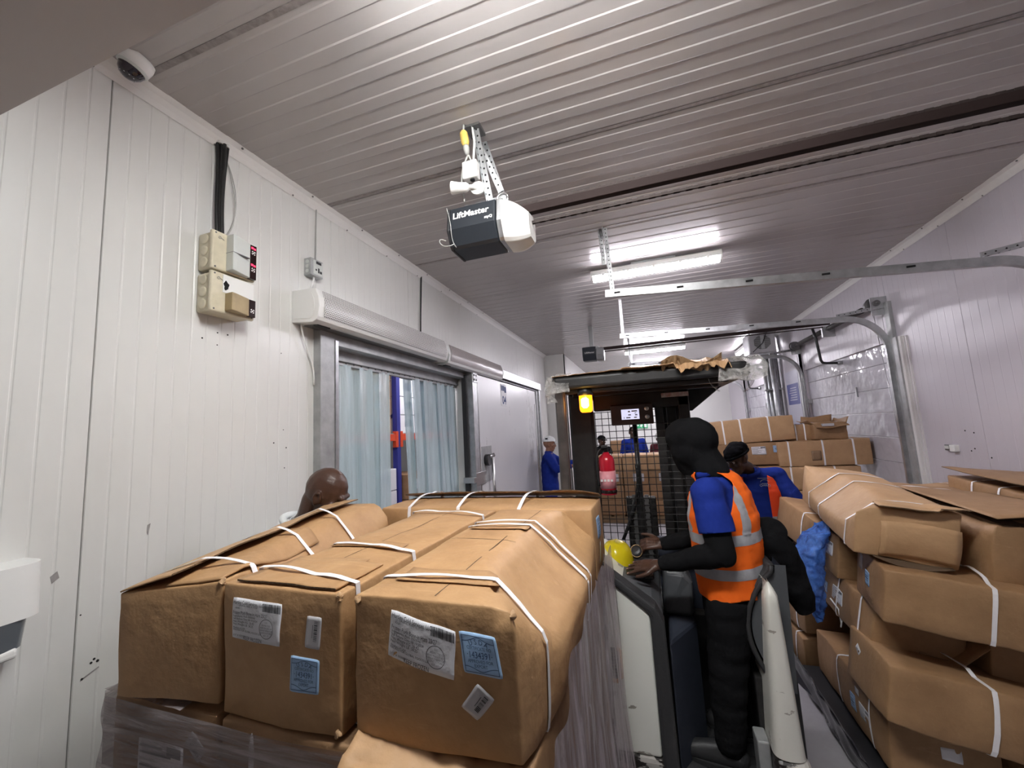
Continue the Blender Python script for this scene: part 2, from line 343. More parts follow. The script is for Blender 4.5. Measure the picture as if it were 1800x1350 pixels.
# ------------------------------------------------------------------ the room
XL, XR, ZC, YN, YF = -1.92, 2.44, 3.40, -4.0, 13.5
PW = 1.065
def ribbed(a, b, pitch, depth, lip, first):
    """profile (u, d) of a micro-ribbed sheet between a and b: flat strips separated by shallow grooves"""
    pts = [(a + .0012, -.004), (a + .003, 0)]
    u = first
    while u < b - .02:
        if u > a + .02: pts += [(u - lip, 0), (u - lip * .4, -depth), (u + lip * .4, -depth), (u + lip, 0)]
        u += pitch
    return pts + [(b - .003, 0), (b - .0012, -.004)]
def wall_panels(root, x, face, joints, openings, z1, z0=0., thick=.12, pitch=PW / 16, m='wall_paint', dep=.0014):
    for a, b in zip(joints[:-1], joints[1:]):
        cuts = [(a, b, z0)]
        for (oa, ob, oz) in openings:
            nc = []
            for (p, q, zz) in cuts:
                if ob <= p or oa >= q or zz > z0: nc.append((p, q, zz)); continue
                if oa > p: nc.append((p, oa, zz))
                nc.append((max(p, oa), min(q, ob), oz))
                if ob < q: nc.append((ob, q, zz))
            cuts = nc
        for (p, q, zz) in cuts:
            pr = ribbed(p, q, pitch, dep, .005, a + pitch)
            poly = [(x + face * d, u, zz) for u, d in pr] + [(x - face * thick, q, zz), (x - face * thick, p, zz)]
            MB().prism(poly, (0, 0, z1 - zz)).build('panel', m, root)
def S(name, label=None):
    o = thing(name, None, None); o['kind'] = 'structure'; return o

fl = MB().box((-9, YN, -.1), (XR + .1, YF + .2, 0)).build('floor', 'concrete'); struct(fl)
ce = S('ceiling')
jy = [.985 - 1.062 + .0] + [.985 + 1.062 * k for k in range(0, 12)] + [YF]
for a, b in zip(jy[:-1], jy[1:]):
    # trapezoid micro-ribs running across the room, joints recessed
    pts = [(a + .002, .008), (a + .005, 0)]; u = a + .0665
    while u < b - .05:
        pts += [(u - .033, 0), (u - .027, -.003), (u + .027, -.003), (u + .033, 0)]; u += .1328
    pts += [(b - .005, 0), (b - .002, .008)]
    MB().prism([(XL - .1, y, ZC + d) for y, d in pts] + [(XL - .1, b, ZC + .1), (XL - .1, a, ZC + .1)], (XR - XL + .2, 0, 0)).build('panel', 'ceiling_paint', ce)
for a, b, x0, x1, t in ((.974, .998, XL, -.95, .0015), (2.018, 2.036, XL, XR, .001), (3.09, 3.11, XL, XR, .001)):   # sealant beads along three joints
    MB().box((x0, a, ZC - t - .001), (x1, b, ZC + .003)).build('joint_sealant', mat('sealant', (.36, .33, .32), .6, var=.4, vscale=30), ce)

LJ = [-.145 - PW * 3, -.145 - PW * 2, -.145 - PW, -.145] + [.92 + PW * k for k in range(7)] + [8.2]
wl = S('wall_left'); wall_panels(wl, XL, 1, LJ, [(2.11, 4.115, 2.49)], ZC)
RJ = [4.08 + PW * k for k in range(-8, 9)] + [YF]
wr = S('wall_right'); wall_panels(wr, XR, -1, RJ, [(.7, 3.06, 2.56), (5.04, 7.46, 2.56), (8.95, 11.37, 2.56)], ZC, m='wall_paint_right_shaded', pitch=PW / 12, dep=.0009)
wlf = S('wall_left_far'); wall_panels(wlf, -1.51, 1, [8.2, 9.265, 10.33, 11.4, 12.46, YF], [], ZC, pitch=PW / 8)
struct(MB().box((XL - .12, 8.2, 0), (-1.51, 8.32, ZC)).build('wall_return', 'wall_paint'))
struct(MB().box((-1.6, YF, 0), (XR + .1, YF + .1, ZC)).build('wall_back', 'wall_paint'))
struct(MB().box((-9, YN - .1, 0), (XR + .2, YN, ZC)).build('wall_front', 'wall_paint'))
struct(MB().box((XL - .1, YN, 2.955), (XR + .1, .632, ZC + .05)).build('ceiling_soffit', 'soffit_paint'))

def cove(name, x, sgn, y0, y1):
    t = S(name); m = MB()
    pr = [(0, -.052), (.004, -.058), (.018, -.036), (.034, -.017), (.058, -.003), (.054, .004), (0, .004)]
    m.prism([(x + sgn * a, y0, ZC + b) for a, b in pr], (0, y1 - y0, 0)); m.build('cove_strip', 'trim_paint', t)
    for k in range(9):
        y = y0 + .22 + k * .47
        for a, b in ((.006, -.051), (.05, -.009)):
            q = Vector((x + sgn * a, y + (.11 if b > -.03 else 0), ZC + b)); MB().cyl(q, q + Vector((sgn * .003, 0, -.003)), .0055, n=8).build('rivet', 'steel_dark', t)
    return t
cove('trim_1', XL, 1, .632, 8.2); cove('trim_2', XR, -1, .632, YF)
# scuffs, drill holes and screws in the white left wall
sc_ = wl
for y, z, r in ((.967, 1.126, .004), (.975, 1.135, .004), (.985, 1.124, .0045), (.945, 1.085, .004), (1.30, 2.36, .004), (1.37, 2.40, .0035), (1.42, 2.40, .004), (1.37, 2.34, .003), (1.73, 2.36, .003), (1.75, 1.93, .003), (1.69, 1.86, .004), (1.77, 1.83, .004), (1.76, 1.72, .0035), (.93, 1.30, .0025)):
    MB().cyl((XL - .003, y, z), (XL + .0012, y, z), r, n=8).build('drill_hole', 'dark_gap', sc_)
mat('scuff', (.36, .34, .33), .7, var=.3, vscale=40)
for pts in (((.845, 1.455), (.862, 1.468), (.868, 1.445), (.85, 1.432)), ((1.118, 1.56), (1.128, 1.565), (1.121, 1.52), (1.117, 1.53)), ((.94, 1.08), (.99, 1.10), (.989, 1.104), (.943, 1.086))):
    MB().prism([(XL, y, z) for y, z in pts], (.0012, 0, 0)).build('scuff', 'scuff', sc_)

# ------------------------------------------------------------------ strip lamps (the light of the place)
def lamp_mat(k, tint):
    nm = 'lamp_on_%g_%g_%g' % (k, tint[0], tint[2])
    if nm in MATS: return nm
    m = bpy.data.materials.new(nm); MATS[nm] = m; m.use_nodes = True; q = m.node_tree.nodes['Principled BSDF']
    q.inputs['Base Color'].default_value = (.9, .9, .9, 1); q.inputs['Emission Color'].default_value = (*tint, 1); q.inputs['Emission Strength'].default_value = LAMP * k
    return nm
WARM, COOL = (.985, .995, .985), (.955, .915, 1.)
def strip_lamp(label, x0, x1, y, z=3.315, name='strip_lamp', k=1., tint=COOL):
    t = thing(name, label, 'lamp', ((x0 + x1) / 2, y, z), group='ceiling strip lamps')
    hp = [(-.055, .012), (-.048, .05), (-.03, .062), (.03, .062), (.048, .05), (.055, .012), (.055, 0), (-.055, 0)]
    MB().prism([(x0, y + a, z + b) for a, b in hp], (x1 - x0, 0, 0)).build('housing', 'white_plastic', t, bevel=.004)
    dp = [(-.05, 0), (-.048, -.02), (-.032, -.038), (0, -.043), (.032, -.038), (.048, -.02), (.05, 0)]
    MB().prism([(x0 + .02, y + a, z + b) for a, b in dp], (x1 - x0 - .04, 0, 0), True).build('diffuser', lamp_mat(k, tint), t)
    for s, x in ((1, x0), (-1, x1)):
        MB().prism([(x + s * .022, y + a, z + b) for a, b in dp], (-s * .02, 0, 0)).build('end_cap', 'white_plastic', t)
    for j in range(5):
        x = x0 + .12 + (x1 - x0 - .24) * j / 4
        MB().box((x - .012, y - .06, z - .014), (x + .012, y - .05, z + .02)).build('clip', 'white_plastic', t, bevel=.002)
    MB().box(((x0 + x1) / 2 - .2, y - .02, z + .06), ((x0 + x1) / 2 + .2, y + .02, ZC + .001)).build('mounting_plate', 'galv', t)
    return t
strip_lamp('lit strip lamp on the ceiling above the near door track', -.39, .78, 3.93, k=.85)
strip_lamp('distant lit strip lamp seen over the fork truck roof', -.30, .86, 8.42, k=.8)
strip_lamp('lit strip lamp on the ceiling just above the picture frame', -.72, .45, .80, k=1., tint=WARM)
strip_lamp('added unseen fill lamp under the low soffit behind the camera', -1.2, -.03, -2.4, z=2.88, k=.07, tint=(1., .9, .88))  # weak pinkish fill added behind the camera for ambient light
strip_lamp('lit strip lamp at the far end of the corridor', -.3, .87, 12.0)
# a lamp turned along the right wall, only its end in view beyond the heater
t = thing('strip_lamp', 'lit strip lamp along the right wall beyond the grey heater', 'lamp', (2.1, 9.6, 3.3), group='ceiling strip lamps')
MB().box((2.05, 9.0, 3.315), (2.15, 10.2, 3.38)).build('housing', 'white_plastic', t, bevel=.006)
MB().box((2.06, 9.02, 3.275), (2.14, 10.18, 3.315)).build('diffuser', lamp_mat(.5, COOL), t, bevel=.012)

# ------------------------------------------------------------------ cold store beyond the left door
cs = S('wall_store_back'); MB().box((-7.2, -1, 0), (-7.1, 12, 3.6)).build('panel', 'wall_paint', cs)
struct(MB().box((-7.2, 11.5, 0), (XL - .12, 11.6, 3.6)).build('wall_store_far', 'wall_paint'))
struct(MB().box((-7.2, -1.1, 0), (XL - .12, -1, 3.6)).build('wall_store_near', 'wall_paint'))
struct(MB().box((-7.2, -1, 3.55), (XL - .12, 11.6, 3.65)).build('ceiling_store', 'wall_paint'))
strip_lamp('lit strip lamp inside the cold store behind the strip curtain', -3.6, -2.43, 3.2, z=3.46, name='strip_lamp')
strip_lamp('lit strip lamp inside the cold store over the blue rack', -3.6, -2.43, 6.4, z=3.46, name='strip_lamp')

# ------------------------------------------------------------------ sliding cold-store door (door_1) and its frame
d1 = S('door_1')
def jamb(y0, y1, z1, xo=.055):
    MB().box((XL - .13, y0, 0), (XL + xo, y1, z1)).build('jamb', 'galv_dull', d1, bevel=.003)
jamb(1.965, 2.085, 2.56); jamb(6.86, 7.03, 2.66, .13)
MB().box((XL - .02, 2.085, 0), (XL + .062, 2.113, 2.5)).build('jamb_angle', 'galv', d1, bevel=.002)
MB().box((XL - .14, 2.085, 2.47), (XL + .05, 4.2, 2.56)).build('lintel', 'galv_dull', d1, bevel=.003)
MB().box((XL - .11, 2.11, 2.40), (XL - .05, 4.15, 2.475)).build('header_trim', 'galv_dull', d1, bevel=.004)
MB().box((XL + .002, 1.965, 2.575), (XL + .16, 7.05, 2.64)).build('slide_track', 'galv', d1, bevel=.004)
MB().box((XL + .02, 4.1, 2.535), (XL + .13, 6.9, 2.575)).build('track_slot', 'steel_dark', d1)
MB().box((XL + .15, 4.9, 2.56), (XL + .175, 7.05, 2.675)).build('track_cover', 'galv', d1, bevel=.003)
MB().box((XL + .13, 6.98, 0), (XL + .155, 7.04, 2.68)).build('jamb_edge', 'galv', d1, bevel=.003)
leaf = MB().box((XL + .035, 4.10, .03), (XL + .135, 6.76, 2.52)).build('leaf', 'door_paint', d1, bevel=.006)
MB().box((XL + .03, 4.075, .03), (XL + .142, 4.20, 2.53)).build('leaf_edge', 'galv', d1, bevel=.004)
MB().box((XL + .03, 4.20, .03), (XL + .146, 4.215, 2.53)).build('edge_bead', 'steel', d1, bevel=.003)
MB().box((XL + .02, 4.045, 0), (XL + .07, 4.078, 2.5)).build('seal', 'rubber', d1)
MB().box((XL + .135, 4.26, 1.30), (XL + .14, 4.56, 1.70)).build('handle_plate', 'galv_dull', leaf)
h = MB().cyl((XL + .14, 4.37, 1.545), (XL + .19, 4.37, 1.545), .065, n=20).build('handle_boss', 'black_plastic', leaf)
MB().cyl((XL + .20, 4.43, 1.60), (XL + .20, 4.47, .72), .018).cyl((XL + .14, 4.37, 1.56), (XL + .22, 4.44, 1.60), .022).build('lever', 'steel', leaf)
MB().box((XL + .143, 4.06, 1.29), (XL + .15, 4.34, 1.43)).box((XL + .02, 4.0, 1.33), (XL + .15, 4.07, 1.39)).build('latch', 'steel', leaf, bevel=.004)
MB().box((XL + .143, 4.09, 2.42), (XL + .149, 4.2, 2.54)).build('corner_bracket', 'galv', leaf)
for k in range(4): MB().cyl((XL + .149, 4.11 + .06 * (k % 2), 2.45 + .05 * (k // 2)), (XL + .155, 4.11 + .06 * (k % 2), 2.45 + .05 * (k // 2)), .011, n=8).build('bolt', 'steel_dark', leaf)
MB().box((XL + .135, 6.68, .03), (XL + .142, 6.74, 2.3)).build('edge_strip', 'steel', leaf)
sg = thing('door_sign', 'small white sign reading 04 high on the sliding cold-store door', 'sign', (XL + .136, 5.1, 2.3))
MB().box((XL + .136, 5.0, 2.20), (XL + .139, 5.23, 2.49)).build('plate', 'paper_white', sg)
vs, fs = text_geo('04', .15, bold=.004); MB().add([(XL + .1405, 5.115 + a, 2.27 + b) for a, b in vs], fs).build('number_print', 'print_navy', sg)
MB().box((XL + .139, 5.02, 2.40), (XL + .1402, 5.07, 2.47)).box((XL + .139, 5.08, 2.40), (XL + .1402, 5.13, 2.47)).box((XL + .139, 5.14, 2.38), (XL + .1402, 5.21, 2.46)).build('heading_print', 'print_navy', sg)

# strip curtain: every PVC strip its own part
cu = thing('strip_curtain', 'milky blue PVC strip curtain hanging in the cold-store doorway', 'curtain', (XL - .08, 3.1, 2.42))
MB().box((XL - .10, 2.12, 2.375), (XL - .07, 4.12, 2.42)).build('hanging_rail', 'galv_dull', cu, bevel=.003)
for k in range(24): MB().cyl((XL - .07, 2.17 + k * .082, 2.397), (XL - .064, 2.17 + k * .082, 2.397), .007, n=6).build('rail_bolt', 'steel_dark', cu)
rs = random.Random(4)
def strip(y0, y1, lean, k, zb=.05, zt=2.385):
    ph = rs.uniform(0, 6); am = rs.uniform(.006, .014)
    def fn(u, v):
        z = zt + (zb - zt) * v; y = y0 + (y1 - y0) * u
        cv = (u - .5) ** 2 * .05
        return Vector((XL - .085 + (.012 if k % 2 else -.012) + am * math.sin(ph + v * 5) * v + cv + .006 * math.sin(u * 9 + ph), y + lean * v + .012 * math.sin(ph + v * 3.) * v, z))
    MB().grid(fn, 8, 30).build('strip', 'pvc', cu)
for k in range(6): strip(2.13 + k * .113, 2.13 + k * .113 + .14, -.01 + .010 * k - (.03 if k == 5 else 0), k)
for k in range(4): strip(3.05 + k * .112, 3.05 + k * .112 + .15, .13 - .018 * k, k)
for k in range(5): strip(3.54 + k * .105, 3.54 + k * .105 + .14, .17 - .03 * k, k)

# pallet rack in the cold store
rk = thing('pallet_rack', 'blue and red pallet rack loaded with cartons inside the cold store', 'rack', (-4.4, 5.8, 0))
for y in (3.3, 5.78, 8.3):
    for x in (-3.92, -4.95): MB().box((x - .045, y - .05, 0), (x + .045, y + .05, 3.3)).build('upright', 'rack_blue', rk, bevel=.004)
    MB().bar((-3.92, y, .3), (-4.95, y, 1.3), .03, .03).bar((-4.95, y, 1.3), (-3.92, y, 2.3), .03, .03).build('brace', 'rack_blue', rk)
for ya, yb in ((3.35, 5.73), (5.83, 8.25)):
    for x in (-3.9, -4.97):
        for z in (1.86, ): MB().box((x - .025, ya, z - .055), (x + .03, yb, z + .055)).box((x - .03, ya - .02, z - .16), (x + .036, ya + .05, z + .1)).box((x - .03, yb - .05, z - .16), (x + .036, yb + .02, z + .1)).build('beam', 'rack_red', rk, bevel=.003)
    MB().box((-4.97, ya, 1.9), (-3.9, yb, 1.93)).build('shelf_deck', 'galv_dull', rk)
def plain_carton(name, label, c, d, m, rz=0, group=None, tape=None, lab=None):
    t = thing(name, label, 'box', c, (0, 0, rz), group)
    x, y, z = d[0] / 2, d[1] / 2, d[2]
    MB().box((-x, -y, 0), (x, y, z)).build('body', m, t, bevel=.008)
    if tape: MB().box((-x - .0015, -.03, -.0), (x + .0015, .03, z + .0015)).build('tape', tape, t)
    if lab: MB().box((x + .0002, -y * .5, z * .35), (x + .003, y * .2, z * .75)).build('label_sheet', lab, t)
    return t
pos = ['lowest', 'second', 'third', 'topmost']
for k in range(4): plain_carton('carton', f'brown wrapped carton on the upper rack level, {pos[k]} of its stack', (-4.35, 5.38, 1.93 + k * .29), (.8, .58, .28), 'card_pale', group='cartons in the cold store', tape='film_clear', lab='paper_white')
for k in range(4): plain_carton('carton', f'white carton on the floor under the red beam, {pos[k]} of its stack', (-4.2, 5.40, .02 + k * .34), (.7, .5, .33), 'paper_white', group='cartons in the cold store', lab='label_grey' if k < 3 else 'print_navy')
for k in range(3): plain_carton('carton', f'brown carton right of the blue upright, {pos[k]} of its stack', (-4.1, 6.2, .02 + k * .41), (.6, .6, .4), 'card_mid', group='cartons in the cold store', tape='film_clear', lab='paper_white')
for k in range(3): plain_carton('carton', f'white carton far along the rack, {pos[k]} of its stack', (-4.1, 7.35, .02 + k * .38), (.6, .6, .37), 'paper_white' if k != 1 else 'card_mid', group='cartons in the cold store', lab='print_navy')
for k in range(3): plain_carton('carton', f'white carton on the upper level right of the blue upright, {pos[k]} of its stack', (-4.35, 6.3, 1.93 + k * .32), (.7, .6, .31), 'paper_white', group='cartons in the cold store', lab='print_navy')
# ------------------------------------------------------------------ things on the left wall
t = thing('dome_camera', 'white dome camera with dark glass in the ceiling corner', 'camera', (-1.80, .885, 3.38))
ax = Vector((-.38, -.22, -.9)).normalized(); c0 = Vector((-1.79, .935, 3.408))
MB().lathe([(.052, 0), (.054, .02), (.050, .05), (.044, .054)], c0, ax).build('housing', 'white_plastic', t)
MB().lathe([(.045, .05), (.044, .058), (.038, .076), (.026, .09), (.012, .097), (.001, .099)], c0, ax).build('glass_dome', mat('dome_glass', (.015, .01, .02), .06, coat=1.), t)
MB().lathe([(.05, .046), (.052, .052), (.046, .057)], c0, ax).build('ring', 'grey_cover', t)
for k in range(8):
    a = k * math.pi / 5 + 2.2; u = ax.orthogonal().normalized(); w_ = ax.cross(u); q = c0 + ax * .088 + (u * math.cos(a) + w_ * math.sin(a)) * .026
    MB().cyl(q, q + ax * .002, .0025, n=6).build('infrared_diode', 'steel', t)

t = thing('cable_bundle', 'bundle of black cables running down from the ceiling to the controllers', 'cable', (XL + .02, 1.36, 2.85))
for k, (dy, dx) in enumerate(((-.02, .012), (-.007, .02), (.007, .014), (.018, .02), (0, .03))):
    MB().tube(bez((XL + dx, 1.355 + dy * 1.2, 3.365), (XL + dx + .01, 1.35 + dy * .5, 3.2), (XL + dx + .012, 1.33 + dy * .6, 3.1), (XL + dx + .03, 1.335 + dy * .5, 2.845), 14), .0085).build('cable', 'wire_black', t)
for k in range(2): MB().tube(bez((XL + .02, 1.37, 3.3), (XL + .02, 1.43 + .03 * k, 3.15), (XL + .02, 1.46 - .02 * k, 2.95), (XL + .03, 1.35, 2.86), 14), .0022).build('thin_wire', 'wire_grey', t)
MB().cyl((XL + .015, 1.34, 3.36), (XL + .015, 1.34, 3.372), .016).cyl((XL + .02, 1.37, 3.36), (XL + .02, 1.37, 3.372), .016).build('grommet', 'white_plastic', t)

def enclosure(label, z0, z1, lower):
    t = thing('controller_box', label, 'control box', (XL, 1.36, z0), group='controller boxes on the left wall')
    y0, y1 = 1.262, 1.47
    MB().box((XL, y0 + .004, z0 + .004), (XL + .085, y1 - .004, z1 - .004)).build('case', 'cream_plastic', t, bevel=.012, bseg=3)
    MB().box((XL + .085, y0 - .004, z0), (XL + .105, y1 + .004, z1)).build('lid', 'cream_plastic', t, bevel=.007, bseg=3)
    for k in range(3):
        zz = z0 + (z1 - z0) * (.2 + .3 * k); MB().lathe([(.024, 0), (.024, .003), (.02, .005), (.012, .004), (.003, .004)], (XL + .045, y0 + .004, zz), (0, -1, 0), 16).build('cable_knockout', 'cream_plastic', t)
    for yy, zz in ((y0 + .012, z0 + .012), (y0 + .012, z1 - .012), (y1 - .01, z0 + .012), (y1 - .01, z1 - .012)): MB().cyl((XL + .104, yy, zz), (XL + .107, yy, zz), .004, n=8).build('lid_screw', 'steel_dark', t)
    MB().tube([(XL + .107, y0 + .03 + .006 * math.sin(a), z1 - .03 + .006 * math.cos(a)) for a in (k * .5 for k in range(13))] + [(XL + .107, y0 + .05, z1 - .037)], .0012, 5).build('wire_seal', 'wire_grey', t)
    def module(za, zb, m, dark):
        ya, ym, yb = y0 + .062, y1 - .04, y1 - .004
        prof = [(XL + .105, ya), (XL + .152, ya), (XL + .150, ya + .02), (XL + .142, ya + .05), (XL + .130, ym - .01), (XL + .126, ym), (XL + .105, ym)]
        o = MB().prism([(x, y, za) for x, y in prof], (0, 0, zb - za)).build('controller', m, t, bevel=.003)
        MB().box((XL + .105, ym, za), (XL + .124, yb, zb)).build('display_panel', 'panel_black', o, bevel=.002)
        for k in range(dark):
            zc = za + (zb - za) * ((.27 if k == 0 else .77) if dark == 2 else .34); yc = (ym + yb) / 2; R = .0115
            for a in range(4):
                a0 = a * math.pi / 2 + .25; n = 5
                ri = [(XL + .1255, yc + R * .6 * math.cos(a0 + j * .22), zc + R * .6 * math.sin(a0 + j * .22)) for j in range(n)]; ro = [(XL + .1255, yc + R * math.cos(a0 + j * .22), zc + R * math.sin(a0 + j * .22)) for j in range(n)]
                MB().add(ri + ro, [(j, j + 1, n + j + 1, n + j) for j in range(n - 1)]).build('key_mark', 'white_plastic', o)
            MB().cyl((XL + .1245, yc, zc), (XL + .1262, yc, zc), .004, n=10).build('key_mark', 'white_plastic', o)
            if not lower: MB().box((XL + .1245, ym + .006, zc + .02), (XL + .1255, ym + .018, zc + .03)).box((XL + .1245, ym + .02, zc + .018), (XL + .1255, ym + .03, zc + .027)).build('lit_digits', 'red_led', o)
        return o
    if lower:
        module(z0 + .012, z0 + .098, 'tan_plastic', 1)
        MB().box((XL + .105, y0 + .05, z0 + .1), (XL + .1075, y1 - .002, z1 - .006)).build('blank_plate', 'white_plastic', t)
        MB().prism([(XL + .1076, y0 + .066 + .012 * math.cos(a) * (1 + .25 * math.sin(5 * a)), z0 + .135 + .022 * math.sin(a) * (1 + .2 * math.cos(3 * a))) for a in (2 * math.pi * k / 18 for k in range(18))], (.0008, 0, 0)).build('broken_hole', 'dark_gap', t)
    else:
        o = module(z0 + .006, z1 - .006, 'grey_cover', 2)
        MB().box((XL + .1, y0 + .0615, (z0 + z1) / 2 - .001), (XL + .153, y1 - .06, (z0 + z1) / 2 + .001)).build('cover_seam', 'print_grey', o)
enclosure('cream controller box with red lit digits, upper of two', 2.668, 2.856, False)
enclosure('cream controller box with tan module and broken hole, lower of two', 2.468, 2.660, True)

t = thing('junction_box', 'small grey junction box with sockets above the air curtain', 'junction box', (XL, 1.94, 2.93))
MB().box((XL, 1.885, 2.875), (XL + .055, 1.985, 2.985)).build('case', 'galv_dull', t, bevel=.004)
MB().box((XL + .055, 1.905, 2.885), (XL + .058, 1.98, 2.975)).build('face_plate', 'grey_cover', t)
for k in range(3): MB().lathe([(.012, 0), (.012, .003), (.007, .003)], (XL + .028, 1.885, 2.9 + .03 * k), (0, -1, 0), 12).build('cable_knockout', 'grey_cover', t)
MB().box((XL + .058, 1.925, 2.955), (XL + .06, 1.965, 2.972)).box((XL + .058, 1.92, 2.91), (XL + .06, 1.93, 2.92)).box((XL + .058, 1.94, 2.9), (XL + .06, 1.95, 2.93)).box((XL + .058, 1.955, 2.9), (XL + .06, 1.97, 2.915)).build('socket_slots', 'black_plastic', t)
MB().tube(bez((XL + .03, 1.93, 2.876), (XL + .05, 1.925, 2.84), (XL + .02, 1.9, 2.8), (XL + .04, 1.9, 2.745), 8), .006).build('lead', 'white_plastic', t)
MB().tube([(XL + .01, 1.965, 2.985), (XL + .008, 1.97, 3.15), (XL + .008, 1.975, 3.35)], .0045).build('feed_wire', 'wire_grey', t)

def air_curtain(label, y0, y1, z0, grm, endm):
    t = thing('air_curtain', label, 'air curtain', (XL, (y0 + y1) / 2, z0), group='air curtains over the door')
    pr = [(0, .015), (.150, 0), (.178, .012), (.188, .03), (.200, .09), (.192, .15), (.172, .196), (.158, .203), (0, .207)]
    MB().prism([(XL + a, y0 + .012, z0 + b) for a, b in pr], (0, y1 - y0 - .024, 0)).build('casing', 'white_plastic', t, bevel=.003)
    gp = [(.1915, .034), (.197, .055), (.2035, .09), (.200, .12), (.195, .15), (.176, .194)]
    MB().grid(lambda u, v: Vector((XL + .001, y0 + .045 + (y1 - y0 - .08) * u, z0)) + Vector((gp[min(int(v * 5 + .5), 5)][0], 0, gp[min(int(v * 5 + .5), 5)][1])), 1, 5).build('grille', grm, t)
    for y, s in ((y0, 1), (y1, -1)):
        MB().prism([(XL + a * 1.012, y, z0 + b * 1.01 - .001) for a, b in pr], (0, s * .014, 0)).build('end_cap', endm, t, bevel=.004)
        MB().prism([(XL + .03 + (a - .03) * .82, y - s * .002, z0 + .022 + b * .78) for a, b in pr if a > .1] + [(XL + .02, y - s * .002, z0 + .185), (XL + .02, y - s * .002, z0 + .035)], (0, s * .002, 0)).build('end_panel', endm, t)
    MB().box((XL + .03, y0 + .06, z0 + .002), (XL + .12, y1 - .06, z0 + .009)).build('outlet_slot', 'steel_dark', t)
    MB().box((XL + .10, y0 + .06, z0 - .006), (XL + .135, y0 + .16, z0 + .004)).build('switch_panel', 'black_plastic', t, bevel=.002)
    return t
perf_mat('grille_white', (.74, .73, .71), (.05, .045, .045), .0125, rad=.33)
perf_mat('grille_dull', (.42, .38, .37), (.2, .18, .18), .011, rad=.3, rough=.22)
air_curtain('white air curtain with perforated grille nearest the controllers', 1.80, 3.405, 2.54, 'grille_white', 'white_plastic')
air_curtain('duller second air curtain ending above the sliding door leaf', 3.415, 4.97, 2.525, 'grille_dull', 'grey_cover')
o = MB().tube(bez((XL + .04, 1.83, 2.56), (XL + .03, 1.85, 2.4), (XL + .02, 1.96, 2.38), (XL + .012, 1.955, 2.2), 12), .005).build('lead', 'white_plastic'); o.name = 'power_lead'
tag(o, 'thin white lead looping below the near air curtain', 'cable')
o = MB().tube([(XL + .012, 3.27, 3.40), (XL + .008, 3.262, 3.2), (XL + .014, 3.235, 3.0), (XL + .014, 3.22, 2.74)], .007).build('black_cable', 'wire_black'); tag(o, 'single black cable hanging from ceiling to the air curtain', 'cable')

# hand-towel dispenser
t = thing('paper_dispenser', 'white hand-towel dispenser with smoked grey lower window', 'dispenser', (XL, .66, 1.27))
def disp(z0, z1, y0, y1, d0, d1, name, m):
    n = 10
    def fn(u, v):
        a = math.pi * u; z = z0 + (z1 - z0) * v; d = d0 + (d1 - d0) * v
        e = abs(math.sin(a)) ** .45; return Vector((XL + d * e, (y0 + y1) / 2 - (y1 - y0) / 2 * math.copysign(abs(math.cos(a)) ** .55, math.cos(a)), z))
    m_ = MB().grid(fn, 26, 8)
    m_.add([fn(k / 26, 1) for k in range(27)], [tuple(range(27))]); m_.add([fn(k / 26, 0) for k in range(27)], [tuple(reversed(range(27)))])
    return m_.build(name, m, t)
disp(1.385, 1.535, .56, .787, .15, .135, 'cover', 'white_plastic'); disp(1.30, 1.385, .575, .76, .125, .15, 'window', 'dispenser_grey')
disp(1.265, 1.30, .60, .73, .085, .12, 'outlet', 'dispenser_grey')
MB().box((XL + .10, .62, 1.275), (XL + .128, .735, 1.305)).build('front_lip', 'white_plastic', t, bevel=.01, bseg=3)
MB().box((XL + .02, .61, 1.20), (XL + .05, .71, 1.275)).build('towel_end', 'paper_white', t)
MB().box((XL + .1365, .717, 1.393), (XL + .14, .737, 1.408)).build('lock_badge', 'print_grey', t)
MB().cyl((XL + .05, .675, 1.534), (XL + .05, .675, 1.5365), .012).build('key_hole', 'steel_dark', t)

# ------------------------------------------------------------------ garage-door opener hanging from the ceiling
def perf_angle(m, p0, p1, side, w=.03, t=.003):
    """slotted angle iron: two thin flanges"""
    p0 = Vector(p0); p1 = Vector(p1); s = Vector(side).normalized(); d = (p1 - p0).normalized(); q = d.cross(s).normalized()
    m.prism([p0, p0 + s * w, p0 + s * w + q * t, p0 + q * t], p1 - p0); m.prism([p0, p0 + q * w, p0 + q * w + s * t, p0 + s * t], p1 - p0)
def slots(parent, p0, p1, side, w=.03, pitch=.035, r=.005, m='dark_gap'):
    p0 = Vector(p0); p1 = Vector(p1); s = Vector(side).normalized(); L_ = (p1 - p0).length; d = (p1 - p0).normalized(); q = d.cross(s).normalized(); mb = MB()
    for k in range(int(L_ / pitch)):
        c = p0 + d * (pitch * (k + .5)) + s * w * .55; mb.cyl(c - q * .0012, c + q * .0045, r, n=8)
        c = p0 + d * (pitch * (k + .5)) + q * w * .55; mb.cyl(c - s * .0012, c + s * .0045, r, n=8)
    mb.build('slots', m, parent)
mat('motor_black', (.02, .024, .03), .38)
YO = 1.82
op = thing('door_opener', 'black garage-door opener with white lamp lens hanging near the ceiling centre', 'door opener', (-.70, YO, 2.8))
